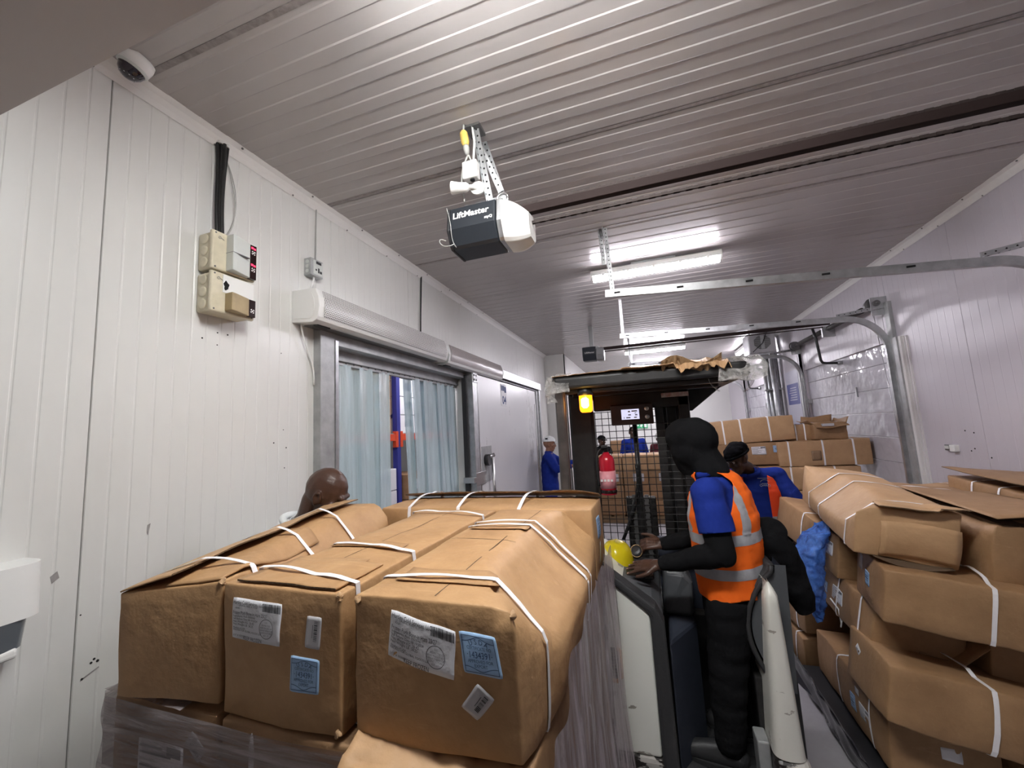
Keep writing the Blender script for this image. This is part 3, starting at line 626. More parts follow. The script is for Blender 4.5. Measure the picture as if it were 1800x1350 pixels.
# case: long side faces the camera, lamp lens at the right end
cx0, cx1, zb, zt = -.845, -.60, 2.775, 2.985
cp = [(-.076, zt - .008), (-.094, zb + .085), (-.06, zb + .012), (-.045, zb), (.10, zb), (.12, zb + .03), (.12, zt - .02), (.10, zt), (-.06, zt)]
MB().prism([(cx0, YO + a, b) for a, b in cp], (cx1 - cx0, 0, 0)).build('motor_case', 'motor_black', op, bevel=.008, bseg=3)
MB().prism([(cx0 - .014, YO + a * 1.02, b * 1. + (.002 if b > 2.9 else -.002)) for a, b in cp], (.016, 0, 0)).build('end_cover', 'black_plastic', op, bevel=.006)
MB().prism([(cx1 + .003, YO + a * .95, b) for a, b in cp if True], (.03, 0, 0)).build('chassis', 'galv', op, bevel=.004)
lp = [(-.095, zt - .03), (-.105, zb + .08), (-.07, zb + .005), (-.05, zb - .012), (.08, zb - .012), (.11, zb + .02), (.115, zt - .05), (.06, zt + .0)]
def lens(u, v):
    n = len(lp); f = u * n; i = int(f) % n; a = Vector(lp[i]); b = Vector(lp[(i + 1) % n]); p = a.lerp(b, f - int(f)); c = Vector((0, (zb + zt) / 2 - .02)); s = (1 - .42 * v ** 2.2)
    p = c + (p - c) * s; return Vector((cx1 + .032 + .125 * v, YO + p.x, p.y - .03 * v))
m_ = MB().grid(lens, 48, 8, closed_u=True); m_.add([lens(k / 48, 1) for k in range(48)], [tuple(range(48))]); m_.build('lamp_lens', mat('lens_white', (.75, .75, .72), .28), op)
MB().lathe([(.013, 0), (.013, .003), (.006, .003)], (cx1 + .05, YO - .075, zt - .052), (-.2, -.6, .75), 14).build('lens_knob', 'black_plastic', op)
vs, fs = text_geo('LiftMaster', .047, bold=.0012); ov, of = text_geo('myQ', .020, bold=.001)
def on_case(a, b): return Vector((-.715 + a, YO - .0927 , 2.925 + b))
onf = lambda a, b: Vector((a, YO - .0775 - (zt - .008 - b) * .157, b))
MB().add([onf(-.73 + a, 2.93 + b) for a, b in vs], fs).build('brand_print', 'white_plastic', op)
MB().add([onf(-.635 + a, 2.888 + b) for a, b in ov], of).build('model_print', 'white_plastic', op)
MB().tube(bez((cx0 - .02, YO - .09, 2.81), (cx0 - .08, YO - .10, 2.85), (cx0 - .05, YO - .10, 2.75), (cx0 + .03, YO - .1, 2.78), 12), .0022).tube(bez((cx0 - .01, YO - .09, 2.98), (cx0 + .03, YO - .1, 2.85), (cx0 + .0, YO - .1, 2.82), (cx0 + .04, YO - .1, 2.76), 12), .0018).build('wires', 'wire_grey', op)
MB().tube(arc((cx1 + .02, YO - .02, zt + .02), .028, 0, 2 * math.pi, 16), .007, 6).build('sprocket_ring', 'steel', op)
# perforated hanger irons
br = thing('hanger_bracket', 'perforated steel bracket hanging the black opener from the ceiling', 'bracket', (-.69, 1.78, 3.4))
for p0, p1, s in (((-.705, 1.76, 3.4), (-.655, 1.80, 2.98), (1, 0, 0)), ((-.73, 1.80, 3.39), (-.62, 1.86, 3.08), (0, 1, 0)), ((-.70, 1.86, 3.385), (-.60, 1.90, 3.0), (1, 0, 0))):
    mb = MB(); perf_angle(mb, p0, p1, s); mb.build('angle_iron', 'galv', br); slots(br, p0, p1, s)
mb = MB(); perf_angle(mb, (-.79, YO - .02, 2.99), (-.56, YO - .02, 2.99), (0, 1, 0)); mb.build('cross_iron', 'galv', br); slots(br, (-.79, YO - .02, 2.99), (-.56, YO - .02, 2.99), (0, 1, 0))
MB().box((-.74, 1.73, 3.385), (-.66, 1.82, 3.4)).build('ceiling_foot', 'steel_dark', br)
MB().cyl((-.735, 1.73, 3.4), (-.745, 1.72, 3.36), .006).build('hook', 'steel_dark', br)
pl = thing('power_plug', 'yellow plug and cable hanging beside the opener bracket', 'plug', (-.735, 1.73, 3.3))
MB().lathe([(.012, 0), (.02, .012), (.021, .06), (.016, .075), (.013, .08)], (-.742, 1.72, 3.36), (.12, .05, -1), 14).build('yellow_body', mat('plug_yellow', (.7, .5, .12), .4), pl)
MB().lathe([(.014, 0), (.016, .01), (.013, .035), (.008, .05)], (-.733, 1.724, 3.28), (.12, .03, -1), 12).build('white_body', 'wire_grey', pl)
MB().tube(bez((-.725, 1.728, 3.23), (-.76, 1.71, 3.15), (-.77, 1.72, 3.1), (-.755, 1.73, 2.99), 12), .0045).tube(bez((-.722, 1.728, 3.23), (-.70, 1.73, 3.16), (-.69, 1.75, 3.15), (-.68, 1.76, 3.16), 8), .0045).tube([(-.742, 1.72, 3.36), (-.738, 1.722, 3.395)], .005).build('cable', 'wire_grey', pl)
sb = thing('camera_junction', 'white square junction box above the opener', 'junction box', (-.70, 1.73, 3.1))
MB().box((-.745, 1.69, 3.085), (-.668, 1.735, 3.175)).build('case', 'white_plastic', sb, bevel=.007, bseg=3)
MB().cyl((-.70, 1.712, 3.079), (-.70, 1.712, 3.0855), .012).build('gland', 'black_plastic', sb)
MB().tube([(-.695, 1.72, 3.17), (-.69, 1.735, 3.3), (-.70, 1.74, 3.38)], .006).build('conduit', 'white_plastic', sb)
bc = thing('bullet_camera', 'white bullet camera pointing left above the opener', 'camera', (-.70, 1.73, 3.05))
MB().lathe([(.034, 0), (.036, .012), (.034, .016)], (-.675, 1.72, 3.03), (.1, -1, .1), 20).build('mount_disc', 'white_plastic', bc)
MB().tube([(-.675, 1.715, 3.03), (-.69, 1.69, 3.032), (-.72, 1.69, 3.034)], .011, 10).build('neck', 'white_plastic', bc)
MB().lathe([(.014, 0), (.022, .012), (.025, .05), (.031, .082), (.030, .087), (.024, .08)], (-.712, 1.69, 3.034), (-1, -.16, .1), 22).build('barrel', 'white_plastic', bc)
MB().lathe([(.0245, .079), (.012, .082), (.001, .083)], (-.712, 1.69, 3.034), (-1, -.16, .1), 22).build('lens_glass', 'black_plastic', bc)
dr = thing('drive_rail', 'long dark opener rail with roller chain crossing to the right wall', 'rail', (.9, YO, 2.93))
MB().box((cx1 + .02, YO - .018, 2.905), (2.38, YO + .018, 2.945)).build('rail', 'rail_brown', dr, bevel=.003)
def chain(parent, z, y, x0, x1, pitch=.0254):
    mb = MB(); n = int((x1 - x0) / pitch)
    for k in range(n):
        x = x0 + k * pitch; o_ = .006 if k % 2 else .003
        mb.box((x - .003, y - o_ - .0015, z - .0065), (x + pitch * .9 + .003, y - o_ + .0015, z + .0065)); mb.box((x - .003, y + o_ - .0015, z - .0065), (x + pitch * .9 + .003, y + o_ + .0015, z + .0065))
    o = mb.build('chain', 'chain', parent); return o
chain(dr, 2.955, YO, cx1 + .04, 2.36); chain(dr, 2.862, YO + .01, cx1 + .12, 2.36)

# ------------------------------------------------------------------ overhead door tracks and dock doors on the right
UP = [(-.028, -.016), (.028, -.016), (.028, .016), (.022, .016), (.022, -.011), (-.022, -.011), (-.022, .016), (-.028, .016)]
def track(parent, y, xe, ze, xw, zw, R, zfoot, side=1):
    """horizontal run from (xe, ze) to the bend by the wall and down to zfoot"""
    a = math.atan2(ze - zw, xw - R - xe); path = [Vector((xe, y, ze))]
    xs = xw - R; path.append(Vector((xs - .15, y, zw + (.15) * math.tan(a))))
    for k in range(11):
        th = math.pi / 2 * k / 10; path.append(Vector((xs + R * math.sin(th), y, zw - R + R * math.cos(th))))
    path.append(Vector((xw, y, zfoot)))
    MB().sweep(path, [(p, q * side) for p, q in UP], (0, 1, 0)).build('track', 'galv', parent)
def hang(parent, x, y, z, off=0.):
    p0 = (x, y, ZC); p1 = (x + off, y, z - .02); mb = MB(); perf_angle(mb, p0, p1, (1, 0, 0), .032); mb.build('hanger', 'galv', parent); slots(parent, p0, p1, (1, 0, 0), .032, .032, .0045)
def slot_row(parent, y, xe, ze, xb, zb_):
    mb = MB()
    for k in range(5):
        f = .04 + k * .2; x = xe + (xb - xe) * f; z = ze + (zb_ - ze) * f; mb.box((x - .022, y - .0215, z - .006), (x + .022, y - .0155, z + .006))
    mb.build('track_slots', 'dark_gap', parent)
def sectional(name, y0, y1, zt_):
    d = S(name); sh = .262; k = 0; z = 0.
    while z < zt_ - .02:
        z1 = min(z + sh, zt_); g = .003 if k % 2 == 0 else .0016
        pr = [(0, z + .0015), (-.004, z + .006), (-.004, z1 - .006), (0, z1 - .0015), (.04, z1 - .0015), (.04, z + .0015)]
        MB().prism([(2.475 + a, y0, b) for a, b in pr], (0, y1 - y0, 0)).build('door_section', 'dock_paint', d); z = z1; k += 1
    return d
dn = sectional('door_2', .68, 3.08, 2.60)      # the near dock door: only its tracks reach into the frame
track(dn, 3.10, -.21, 2.862, 2.385, 2.70, .36, .05); slot_row(dn, 3.10, -.21, 2.862, 2.0, 2.71)
track(dn, .68, -.21, 2.862, 2.385, 2.70, .36, .05, -1)
hang(dn, -.19, 3.11, 2.86, .02)
mb = MB(); perf_angle(mb, (-.23, 3.16, ZC), (-.22, 3.16, 3.12), (1, 0, 0), .03); mb.build('hanger', 'galv', dn); slots(dn, (-.23, 3.16, ZC), (-.22, 3.16, 3.12), (1, 0, 0), .03, .032, .0045)
MB().cyl((-.21, 3.12, ZC), (-.2, 3.12, 3.33), .012, n=8).build('anchor_bolt', 'steel_dark', dn)
mb = MB(); perf_angle(mb, (2.0, 3.12, 2.735), (2.43, 3.12, 2.80), (0, 0, 1), .035); mb.build('flag_bracket', 'galv', dn); slots(dn, (2.0, 3.12, 2.735), (2.43, 3.12, 2.80), (0, 0, 1), .035, .05, .005)
MB().box((2.36, 3.06, 2.72), (2.44, 3.12, 3.02)).build('end_plate', 'galv_dull', dn)
def dock(name, y0, y1):
    d = sectional(name, y0 - .02, y1 + .02, 2.60)
    for y, s in ((y0 - .035, 1), (y1 + .035, -1)):
        track(d, y, -.21, 2.935, 2.395, 2.83, .36, .05, s); slot_row(d, y, -.21, 2.935, 2.0, 2.84)
        hang(d, -.19, y + .01, 2.935)
        MB().box((2.405, y - s * .055 - .02, 0), (2.44, y - s * .015 + .02, 2.95)).build('track_angle', 'galv_dull', d, bevel=.003)
        MB().box((2.39, y - s * .12 - .03, .0), (2.442, y - s * .10 + .02, 2.57)).build('frame_post', 'galv_dull', d, bevel=.002)
        for z in (.5, 1.02, 1.54, 2.07): MB().cyl((2.42, y + s * .05, z), (2.44, y + s * .05, z), .02, n=12).box((2.425, y + s * .02, z - .035), (2.475, y + s * .09, z + .035)).build('roller_hinge', 'galv', d)
        MB().box((2.38, y - s * .075 - .02, 1.08), (2.44, y + .03, 1.15)).build('track_clip', 'galv', d)
        # spring bearing plate
        MB().box((2.30, y - .006, 2.83), (2.44, y + .006, 3.02)).build('bearing_plate', 'galv', d)
        MB().cyl((2.345, y - .03, 2.955), (2.345, y + .03, 2.955), .03, n=18).build('bearing', 'steel_dark', d)
        MB().cyl((2.345, y + s * .03, 2.955), (2.345, y + s * .10, 2.955), .065, n=22).cyl((2.345, y + s * .04, 2.955), (2.345, y + s * .05, 2.955), .075, n=22).build('cable_drum', 'steel_dark', d)
        MB().cyl((2.345, y + s * .07 , 2.9), (2.44, y + s * .07, .3), .0025, n=6).build('lift_cable', 'steel', d)
        mb = MB(); perf_angle(mb, (2.0, y + .012, 2.855), (2.43, y + .012, 2.90), (0, 0, 1), .035); mb.build('flag_bracket', 'galv', d); slots(d, (2.0, y + .012, 2.855), (2.43, y + .012, 2.90), (0, 0, 1), .035, .05, .005)
    MB().cyl((2.345, y0 - .1, 2.955), (2.345, y1 + .1, 2.955), .013, n=10).build('shaft', 'steel_dark', d)
    ym = (y0 + y1) / 2
    for a, b in ((ym - .95, ym - .1), (ym + .1, ym + .95)): MB().cyl((2.345, a, 2.955), (2.345, b, 2.955), .032, n=16).build('torsion_spring', mat('spring', (.07, .065, .06), .5, .7, bump=1., bscale=120, stretch=(.1, 3, .1)), d)
    MB().box((2.30, ym - .02, 2.86), (2.44, ym + .02, 3.0)).build('centre_bracket', 'galv', d)
    MB().box((2.455, ym - .05, 1.33), (2.475, ym + .05, 1.40)).box((2.455, y0 + .9, 2.04), (2.476, y0 + .93, 2.16)).build('lock_fitting', 'galv', d)
    MB().tube([(2.20, ym, 3.0), (2.225, ym, 2.86), (2.245, ym, 2.56), (2.262, ym, 2.525), (2.30, ym, 2.515), (2.42, ym, 2.505)], .017, 8).build('lift_arm', 'black_plastic', d)
    MB().lathe([(.03, 0), (.03, .05)], (2.42, ym, 2.505), (1, 0, 0), 12).build('arm_bracket', 'galv', d)
    return d
d3 = dock('door_3', 5.06, 7.44); d4 = dock('door_4', 8.97, 11.35)
# white gap trim beside the dock-door post
for y in (4.83, 4.79): MB().box((2.425, y, 0), (2.442, y + .006, 2.56)).build('edge_strip', 'trim_paint', d3)
MB().box((2.405, 4.84, 0), (2.442, 4.90, 2.57)).build('edge_post', 'trim_paint', d3, bevel=.002)
# the column and posters between the two dock doors
t = thing('notice_banner', 'blue and white notice on the wall between the two dock doors', 'sign', (2.43, 8.2, 1.6))
MB().box((2.425, 7.72, 1.55), (2.4395, 8.34, 2.62)).build('sheet', 'poster_white', t)
for a, b in ((2.05, 2.40), (1.56, 1.72)): MB().box((2.421, 7.76, a), (2.4245, 8.30, b)).build('blue_field', 'poster_blue', t)
for k in range(6): MB().box((2.4185, 7.85, 2.12 + k * .04), (2.4205, 8.2 - .03 * (k % 3), 2.135 + k * .04)).build('text_line', 'poster_white', t)
t = thing('pipe_column', 'bundle of galvanised pipes running down the wall between dock doors', 'pipes', (2.2, 8.5, 0))
for k, (x, y, r) in enumerate(((2.30, 8.50, .05), (2.38, 8.62, .045), (2.25, 8.62, .045), (2.17, 8.55, .03))): MB().cyl((x, y, 0), (x, y, ZC), r, n=14).build('pipe', 'galv', t)
MB().box((2.13, 8.48, 2.35), (2.42, 8.66, 2.37)).box((2.13, 8.48, 1.6), (2.42, 8.66, 1.62)).build('pipe_clamp', 'galv_dull', t)

# far opener
op2 = thing('door_opener', 'small dark garage-door opener hanging in the distance', 'door opener', (-.68, 6.2, 2.88))
MB().prism([(-.83, 6.2 + a, b - 2.775 + 2.86) for a, b in [(p - .0, q * 1.0) for p, q in cp]], (.20, 0, 0)).build('motor_case', 'motor_black', op2, bevel=.008)
MB().prism([(-.63, 6.2 + a, b - 2.775 + 2.86) for a, b in lp], (.12, 0, 0)).build('lamp_lens', mat('lens_grey', (.2, .2, .2), .35), op2, bevel=.03)
vs, fs = text_geo('LiftMaster', .036, bold=.001); MB().add([Vector((-.72 + a, 6.2 - .094, 2.975 + b)) for a, b in vs], fs).build('brand_print', 'wire_grey', op2)
MB().box((-.72, 6.18, 3.0), (-.66, 6.22, ZC)).box((-.78, 6.18, 3.05), (-.58, 6.21, 3.08)).build('bracket', 'steel_dark', op2)
MB().box((-.6, 6.185, 3.01), (2.38, 6.215, 3.05)).build('rail', 'rail_brown', op2)
chain(op2, 2.985, 6.2, -.5, 2.3, .04)
# heater
ht = thing('unit_heater', 'grey box heater with octagonal grille hung near the right wall', 'heater', (2.03, 8.1, 2.96))
MB().box((1.83, 7.98, 2.97), (2.25, 8.36, 3.33)).build('case', 'galv', ht, bevel=.006)
MB().box((1.84, 7.965, 2.985), (2.24, 7.98, 3.32)).build('front_plate', mat('heater_white', (.5, .5, .52), .3, .4), ht, bevel=.004)
oc = [(2.045 + .135 * math.cos(a), 7.9645, 3.165 + .13 * math.sin(a)) for a in (math.pi / 8 + k * math.pi / 4 for k in range(8))]
MB().prism(oc, (0, -.004, 0)).build('grille_opening', 'steel_dark', ht)
MB().box((2.02, 7.955, 3.05), (2.075, 7.962, 3.28)).build('centre_strip', 'galv', ht)
for k in range(7): MB().box((1.93 + .0, 7.957, 3.07 + k * .032), (2.16, 7.9605, 3.075 + k * .032)).build('louvre', 'galv_dull', ht)
MB().tube([(2.12, 7.95, 3.33), (2.05, 7.945, 3.15), (1.88, 7.95, 3.0)], .006).build('cord', 'wire_black', ht)
for x in (1.9, 2.18): MB().cyl((x, 8.15, 3.33), (x, 8.15, ZC), .008).build('hanger_rod', 'steel_dark', ht)
# small limit-switch box on the right wall
t = thing('sensor_box', 'small white sensor box on the bare right wall', 'sensor', (2.44, 4.44, 1.5))
MB().box((2.405, 4.37, 1.485), (2.442, 4.43, 1.54)).build('case', 'white_plastic', t, bevel=.004)
MB().box((2.415, 4.435, 1.49), (2.442, 4.505, 1.54)).build('socket', 'steel_dark', t, bevel=.004)
MB().box((2.410, 4.445, 1.505), (2.4145, 4.495, 1.53)).build('socket_face', 'grey_cover', t)
for y, z in ((4.27, 1.66), (4.18, 1.645), (4.20, 1.52), (4.24, 1.50), (4.05, 1.46)): MB().cyl((2.4385, y, z), (2.4365, y, z), .006, n=8).build('drill_hole', 'dark_gap', wr)
# exit sign on the far wall
t = thing('exit_sign', 'small green exit sign on the far white wall', 'sign', (-.14, 13.48, 1.83))
MB().box((-.32, 13.46, 1.74), (.04, 13.5, 1.92)).build('plate', 'exit_green', t)
MB().cyl((-.16, 13.46, 1.875), (-.16, 13.452, 1.875), .018, n=12).prism([(-.20, 13.455, 1.78), (-.17, 13.455, 1.85), (-.13, 13.455, 1.855), (-.10, 13.455, 1.83), (-.14, 13.455, 1.81), (-.13, 13.455, 1.765), (-.16, 13.455, 1.77), (-.165, 13.455, 1.805)], (0, .004, 0)).prism([(-.29, 13.455, 1.83), (-.25, 13.455, 1.865), (-.25, 13.455, 1.845), (-.22, 13.455, 1.845), (-.22, 13.455, 1.815), (-.25, 13.455, 1.815), (-.25, 13.455, 1.795)], (0, .004, 0)).box((-.07, 13.455, 1.765), (.01, 13.459, 1.895)).build('pictogram', 'white_plastic', t)
# ------------------------------------------------------------------ cartons
def lin(h, n, r):
    """grid lines from -h to h, crowded at the rounded edges"""
    inner = [-h + r + (2 * h - 2 * r) * k / n for k in range(n + 1)]
    return [-h, -h + r * .3] + inner + [h - r * .3, h]
class Carton:
    """a strapped carton: body, straps, labels and flaps share one deformation so that everything lies on the surface.
    local axes: x width, y length (front = -y), z height, origin at the centre of the base"""
    def __init__(s, label, c, d, rot=(0, 0, 0), m='card', seed=1, bulge=.008, lump=.006, chamfer=(), sag=0., extra=None, group=None, res=(9, 16, 7), r=.010, name='carton', cat='box'):
        s.w, s.l, s.h = (v / 2 for v in d); s.seed = seed; s.bulge = bulge; s.lump = lump; s.ch = chamfer; s.sag = sag; s.extra = extra; s.r = r
        s.t = thing(name, label, cat, c, tuple(math.radians(a) for a in rot), group); s.m = m
        mb = MB(); X = lin(s.w, res[0], r); Y = lin(s.l, res[1], r); Z = lin(s.h, res[2], r)
        def face(U, V, f): 
            vs = [s.D(f(u, v)) for u in U for v in V]; n = len(V)
            mb.add(vs, [(i * n + j, (i + 1) * n + j, (i + 1) * n + j + 1, i * n + j + 1) for i in range(len(U) - 1) for j in range(n - 1)], True)
        face(X, Y, lambda a, b: (a, b, s.h)); face(X, Y, lambda a, b: (a, b, -s.h))
        face(X, Z, lambda a, b: (a, -s.l, b)); face(X, Z, lambda a, b: (a, s.l, b))
        face(Y, Z, lambda a, b: (-s.w, a, b)); face(Y, Z, lambda a, b: (s.w, a, b))
        me = bpy.data.meshes.new('body'); me.from_pydata(mb.v, [], mb.f)
        bm = bmesh.new(); bm.from_mesh(me); bmesh.ops.remove_doubles(bm, verts=bm.verts, dist=.0004); bmesh.ops.recalc_face_normals(bm, faces=bm.faces); bm.to_mesh(me); bm.free()
        me.polygons.foreach_set('use_smooth', [True] * len(me.polygons)); s.body = link('body', me, m, s.t)
    def D(s, p):
        p = Vector(p); w, l, h, r = s.w, s.l, s.h, s.r
        q = Vector((max(-w + r, min(w - r, p.x)), max(-l + r, min(l - r, p.y)), max(-h + r, min(h - r, p.z))))
        d = p - q
        if d.length > 1e-9:
            inf = max(abs(d.x), abs(d.y), abs(d.z)); p = q + d.normalized() * inf
        fx, fy, fz = p.x / w, p.y / l, p.z / h
        b = s.bulge
        p.x += math.copysign(b, fx) * (abs(fx) ** 6) * (1 - fy * fy) * (1 - fz * fz) * 1.3
        p.y += math.copysign(b, fy) * (abs(fy) ** 6) * (1 - fx * fx) * (1 - fz * fz)
        p.z += b * (abs(fz) ** 6) * (1 if fz > 0 else -.2) * (1 - fx * fx) * (1 - fy * fy) - s.sag * max(0, fz) * (1 - fx * fx) * (1 - fy * fy)
        for (sx, cmax, y0, y1, k) in s.ch:          # crushed long top edge: side sign, depth, range along y, slope ratio
            t = (p.y - y0) / (y1 - y0)
            if 0 < t < 1: c = cmax * min(1, math.sin(math.pi * t) * 1.5)
            else: c = 0
            u = sx * p.x - w; v = (p.z - h) * k
            e = u + v + c
            if e > 0: p.x -= sx * e * .5; p.z -= e * .5 / k
        if s.extra: p = s.extra(s, p)
        n = NV(p, 5.5, s.seed); n2 = NV(p, 17., s.seed + 7)
        p = p + n * s.lump + n2 * s.lump * .28
        return p + Vector((0, 0, h))
    def raw(s, face, a, b, off):
        return {'front': (a, -s.l - off, b), 'back': (-a, s.l + off, b), 'right': (s.w + off, a, b), 'left': (-s.w - off, -a, b), 'top': (a, b, s.h + off)}[face]
    def on(s, face, a, b, off=.002):
        p = Vector(s.raw(face, a, b, 0)); n = {'front': (0, -1, 0), 'back': (0, 1, 0), 'right': (1, 0, 0), 'left': (-1, 0, 0), 'top': (0, 0, 1)}[face]
        return s.D(p) + Vector(n) * off
    def strap(s, y, w=.014, slack=.004, over=None, m='strap', skew=0.):
        pts = []
        N = 26
        for a, b in ([(-s.w + 2 * s.w * k / N, s.h) for k in range(N + 1)] + [(s.w, s.h - 2 * s.h * k / 10) for k in range(11)] + [(s.w - 2 * s.w * k / N, -s.h) for k in range(N + 1)] + [(-s.w, -s.h + 2 * s.h * k / 10) for k in range(11)]):
            p = s.D((a, y + skew * a, b)); pts.append((p.x, p.z + (over(a) if over and b == s.h else 0)))
        pts = sorted(set((round(a, 5), round(b, 5)) for a, b in pts)); lo = []; up = []
        for P in pts:
            while len(lo) > 1 and (lo[-1][0] - lo[-2][0]) * (P[1] - lo[-2][1]) - (lo[-1][1] - lo[-2][1]) * (P[0] - lo[-2][0]) <= 0: lo.pop()
            lo.append(P)
        for P in reversed(pts):
            while len(up) > 1 and (up[-1][0] - up[-2][0]) * (P[1] - up[-2][1]) - (up[-1][1] - up[-2][1]) * (P[0] - up[-2][0]) <= 0: up.pop()
            up.append(P)
        hull = [Vector((a, b)) for a, b in lo[:-1] + up[:-1]]; c = sum(hull, Vector((0, 0))) / len(hull); loop = []
        for i, a in enumerate(hull):
            b = hull[(i + 1) % len(hull)]; k = max(1, int((b - a).length / .03))
            for j in range(k):
                q = a.lerp(b, j / k); nrm = (q - c).normalized(); lift = slack * math.sin(math.pi * j / k) * (b - a).length * 8 if q.y > s.h * 1.6 else 0
                loop.append(q + nrm * .0025 + Vector((0, min(lift, .02))))
        n = len(loop); vs = []
        for i, q in enumerate(loop):
            tw = .25 * math.sin(i * .7 + s.seed)
            for e, th in ((-w / 2, 0), (w / 2, 0), (w / 2, .0012), (-w / 2, .0012)):
                nn = (q - c).normalized(); z = q + nn * (th + tw * e * .3); vs.append(Vector((z.x, y + skew * z.x + e, z.y)))
        fs = [(i * 4 + k, i * 4 + (k + 1) % 4, ((i + 1) % n) * 4 + (k + 1) % 4, ((i + 1) % n) * 4 + k) for i in range(n) for k in range(4)]
        MB().add(vs, fs, False).build('strap', m, s.t)
    def sheet(s, name, face, c, size, ang, m, off=.0008, corner=.15, nu=8, nv=8, shear=0., curl=0.):
        ca, sa = math.cos(ang), math.sin(ang)
        def pos(u, v, o=off):      # u, v in -1..1
            a = u * size[0] / 2 + shear * v * size[1] / 2; b = v * size[1] / 2
            return s.on(face, c[0] + a * ca - b * sa, c[1] + a * sa + b * ca, o + curl * max(0, v - .2) ** 2)
        asp = size[1] / size[0]
        def fn(i, j):
            u, v = i * 2 - 1, j * 2 - 1
            cu_, cv_ = 1 - corner * asp, 1 - corner
            if abs(u) > cu_ and abs(v) > cv_:
                du, dv = (abs(u) - cu_) / (1 - cu_), (abs(v) - cv_) / (1 - cv_); q = max(du, dv) / math.hypot(du, dv)
                u = math.copysign(cu_ + du * q * (1 - cu_), u); v = math.copysign(cv_ + dv * q * (1 - cv_), v)
            return pos(u, v)
        o = MB().grid(fn, nu, nv).build(name, m, s.t, solid=.0003)
        return o, pos
    def print(s, parent, pos, size, items, m='print_black', name='print'):
        """items: text / bars / polylines in the sheet's own millimetre-like frame (-1..1)"""
        mb = MB(); hx, hy = size[0] / 2, size[1] / 2
        for it in items:
            if it[0] == 'T':
                _, txt, u, v, sz = it[:5]; rot = it[5] if len(it) > 5 else 0; left = len(it) > 6 and it[6]; sx = it[7] if len(it) > 7 else 1.
                vs, fs = text_geo(txt, sz)
                if left and vs: mn = min(a for a, b in vs); vs = [(a - mn, b) for a, b in vs]
                cr, sr = math.cos(rot), math.sin(rot)
                mb.add([pos(u + (a * sx * cr - b * sr) / hx, v + (a * sx * sr + b * cr) / hy, .003) for a, b in vs], fs)
            elif it[0] == 'B':      # filled rectangle
                _, u0, v0, u1, v1 = it; n = 4
                for k in range(n):
                    a, b = u0 + (u1 - u0) * k / n, u0 + (u1 - u0) * (k + 1) / n; mb.add([pos(a, v0, .0028), pos(b, v0, .0028), pos(b, v1, .0028), pos(a, v1, .0028)], [(0, 1, 2, 3)])
            elif it[0] == 'L':      # ribbon along a polyline
                _, pl, wd = it
                for (a0, b0), (a1, b1) in zip(pl[:-1], pl[1:]):
                    d = Vector(((a1 - a0) * hx, (b1 - b0) * hy)); 
                    if d.length < 1e-9: continue
                    n = Vector((-d.y, d.x)).normalized() * wd / 2; du, dv = n.x / hx, n.y / hy; e = d.normalized() * wd * .4; eu, ev = e.x / hx, e.y / hy
                    mb.add([pos(a0 - du - eu, b0 - dv - ev, .0028), pos(a1 - du + eu, b1 - dv + ev, .0028), pos(a1 + du + eu, b1 + dv + ev, .0028), pos(a0 + du - eu, b0 + dv - ev, .0028)], [(0, 1, 2, 3)])
        o = mb.build(name, m, parent, fixn=False); return o
    def shipping(s, face, c, size=(.155, .095), ang=0., detail=2, curl=0., shear=0.):
        o, pos = s.sheet('shipping_label', face, c, size, ang, 'label_white', corner=.06, nu=12, nv=8, curl=curl, shear=shear)
        k = size[0] / .155
        if detail == 2:
            it = [('T', 'Hartley Cold Services, LLC', -.93, .80, .0125 * k, 0, True, .70), ('T', '11 GENERAL MAIN, IL 17100', -.80, .655, .0055 * k, 0, True), ('T', '40081', -.84, .53, .0065 * k, 0, True),
                  ('T', 'Frozen Pork Bone-in Ham 23/27', -.93, .30, .0115 * k, 0, True, .72), ('T', 'Ingredients: Pork 0000046', -.92, .14, .0068 * k, 0, True), ('T', 'Sell Before: Date 08/19/2024', -.92, .0, .0068 * k, 0, True),
                  ('T', 'Net Weight KG  26.42', -.92, -.14, .0075 * k, 0, True), ('T', 'Net Weight LB  58.25', -.92, -.28, .0075 * k, 0, True), ('T', 'Product of USA', -.92, -.46, .006 * k, 0, True), ('T', 'PACKED FOR GLOBAL FOODS LLC', -.92, -.56, .006 * k, 0, True),
                  ('T', 'LOT #: 0000081', -.92, -.82, .006 * k, 0, True), ('T', 'KEEP FROZEN', -.1, -.88, .012 * k, 0, False, .8)]
            it.append(('L', [(.46 + .27 * math.cos(a), -.28 + .46 * math.sin(a)) for a in (2 * math.pi * j / 28 for j in range(29))], .0011 * k))
            s.print(o, pos, size, it)
            g = [('T', t_, .46, v_, .0052 * k) for t_, v_ in (('U.S.', .02), ('INSPECTED', -.12), ('AND PASSED BY', -.24), ('DEPARTMENT OF', -.36), ('AGRICULTURE', -.47), ('EST. 17', -.6))]; s.print(o, pos, size, g, 'print_grey', 'stamp_print')
            rs_ = random.Random(9); u = .27; b = []
            while u < .96:
                wd = rs_.choice((.008, .012, .02)); b.append(('B', u, .52, min(u + wd, .97), .92)); u += wd + rs_.choice((.006, .01))
            s.print(o, pos, size, b, 'print_black', 'barcode')
        else:
            it = [('B', -.9, .72 - .24 * j, (.1, .5, -.1, .3, 0., .2, -.2)[j % 7], .80 - .24 * j) for j in range(7)] + [('B', .3, .55, .92, .9)]
            it.append(('L', [(.5 + .26 * math.cos(a), -.35 + .42 * math.sin(a)) for a in (2 * math.pi * j / 16 for j in range(17))], .0014 * k)); s.print(o, pos, size, it, 'print_grey')
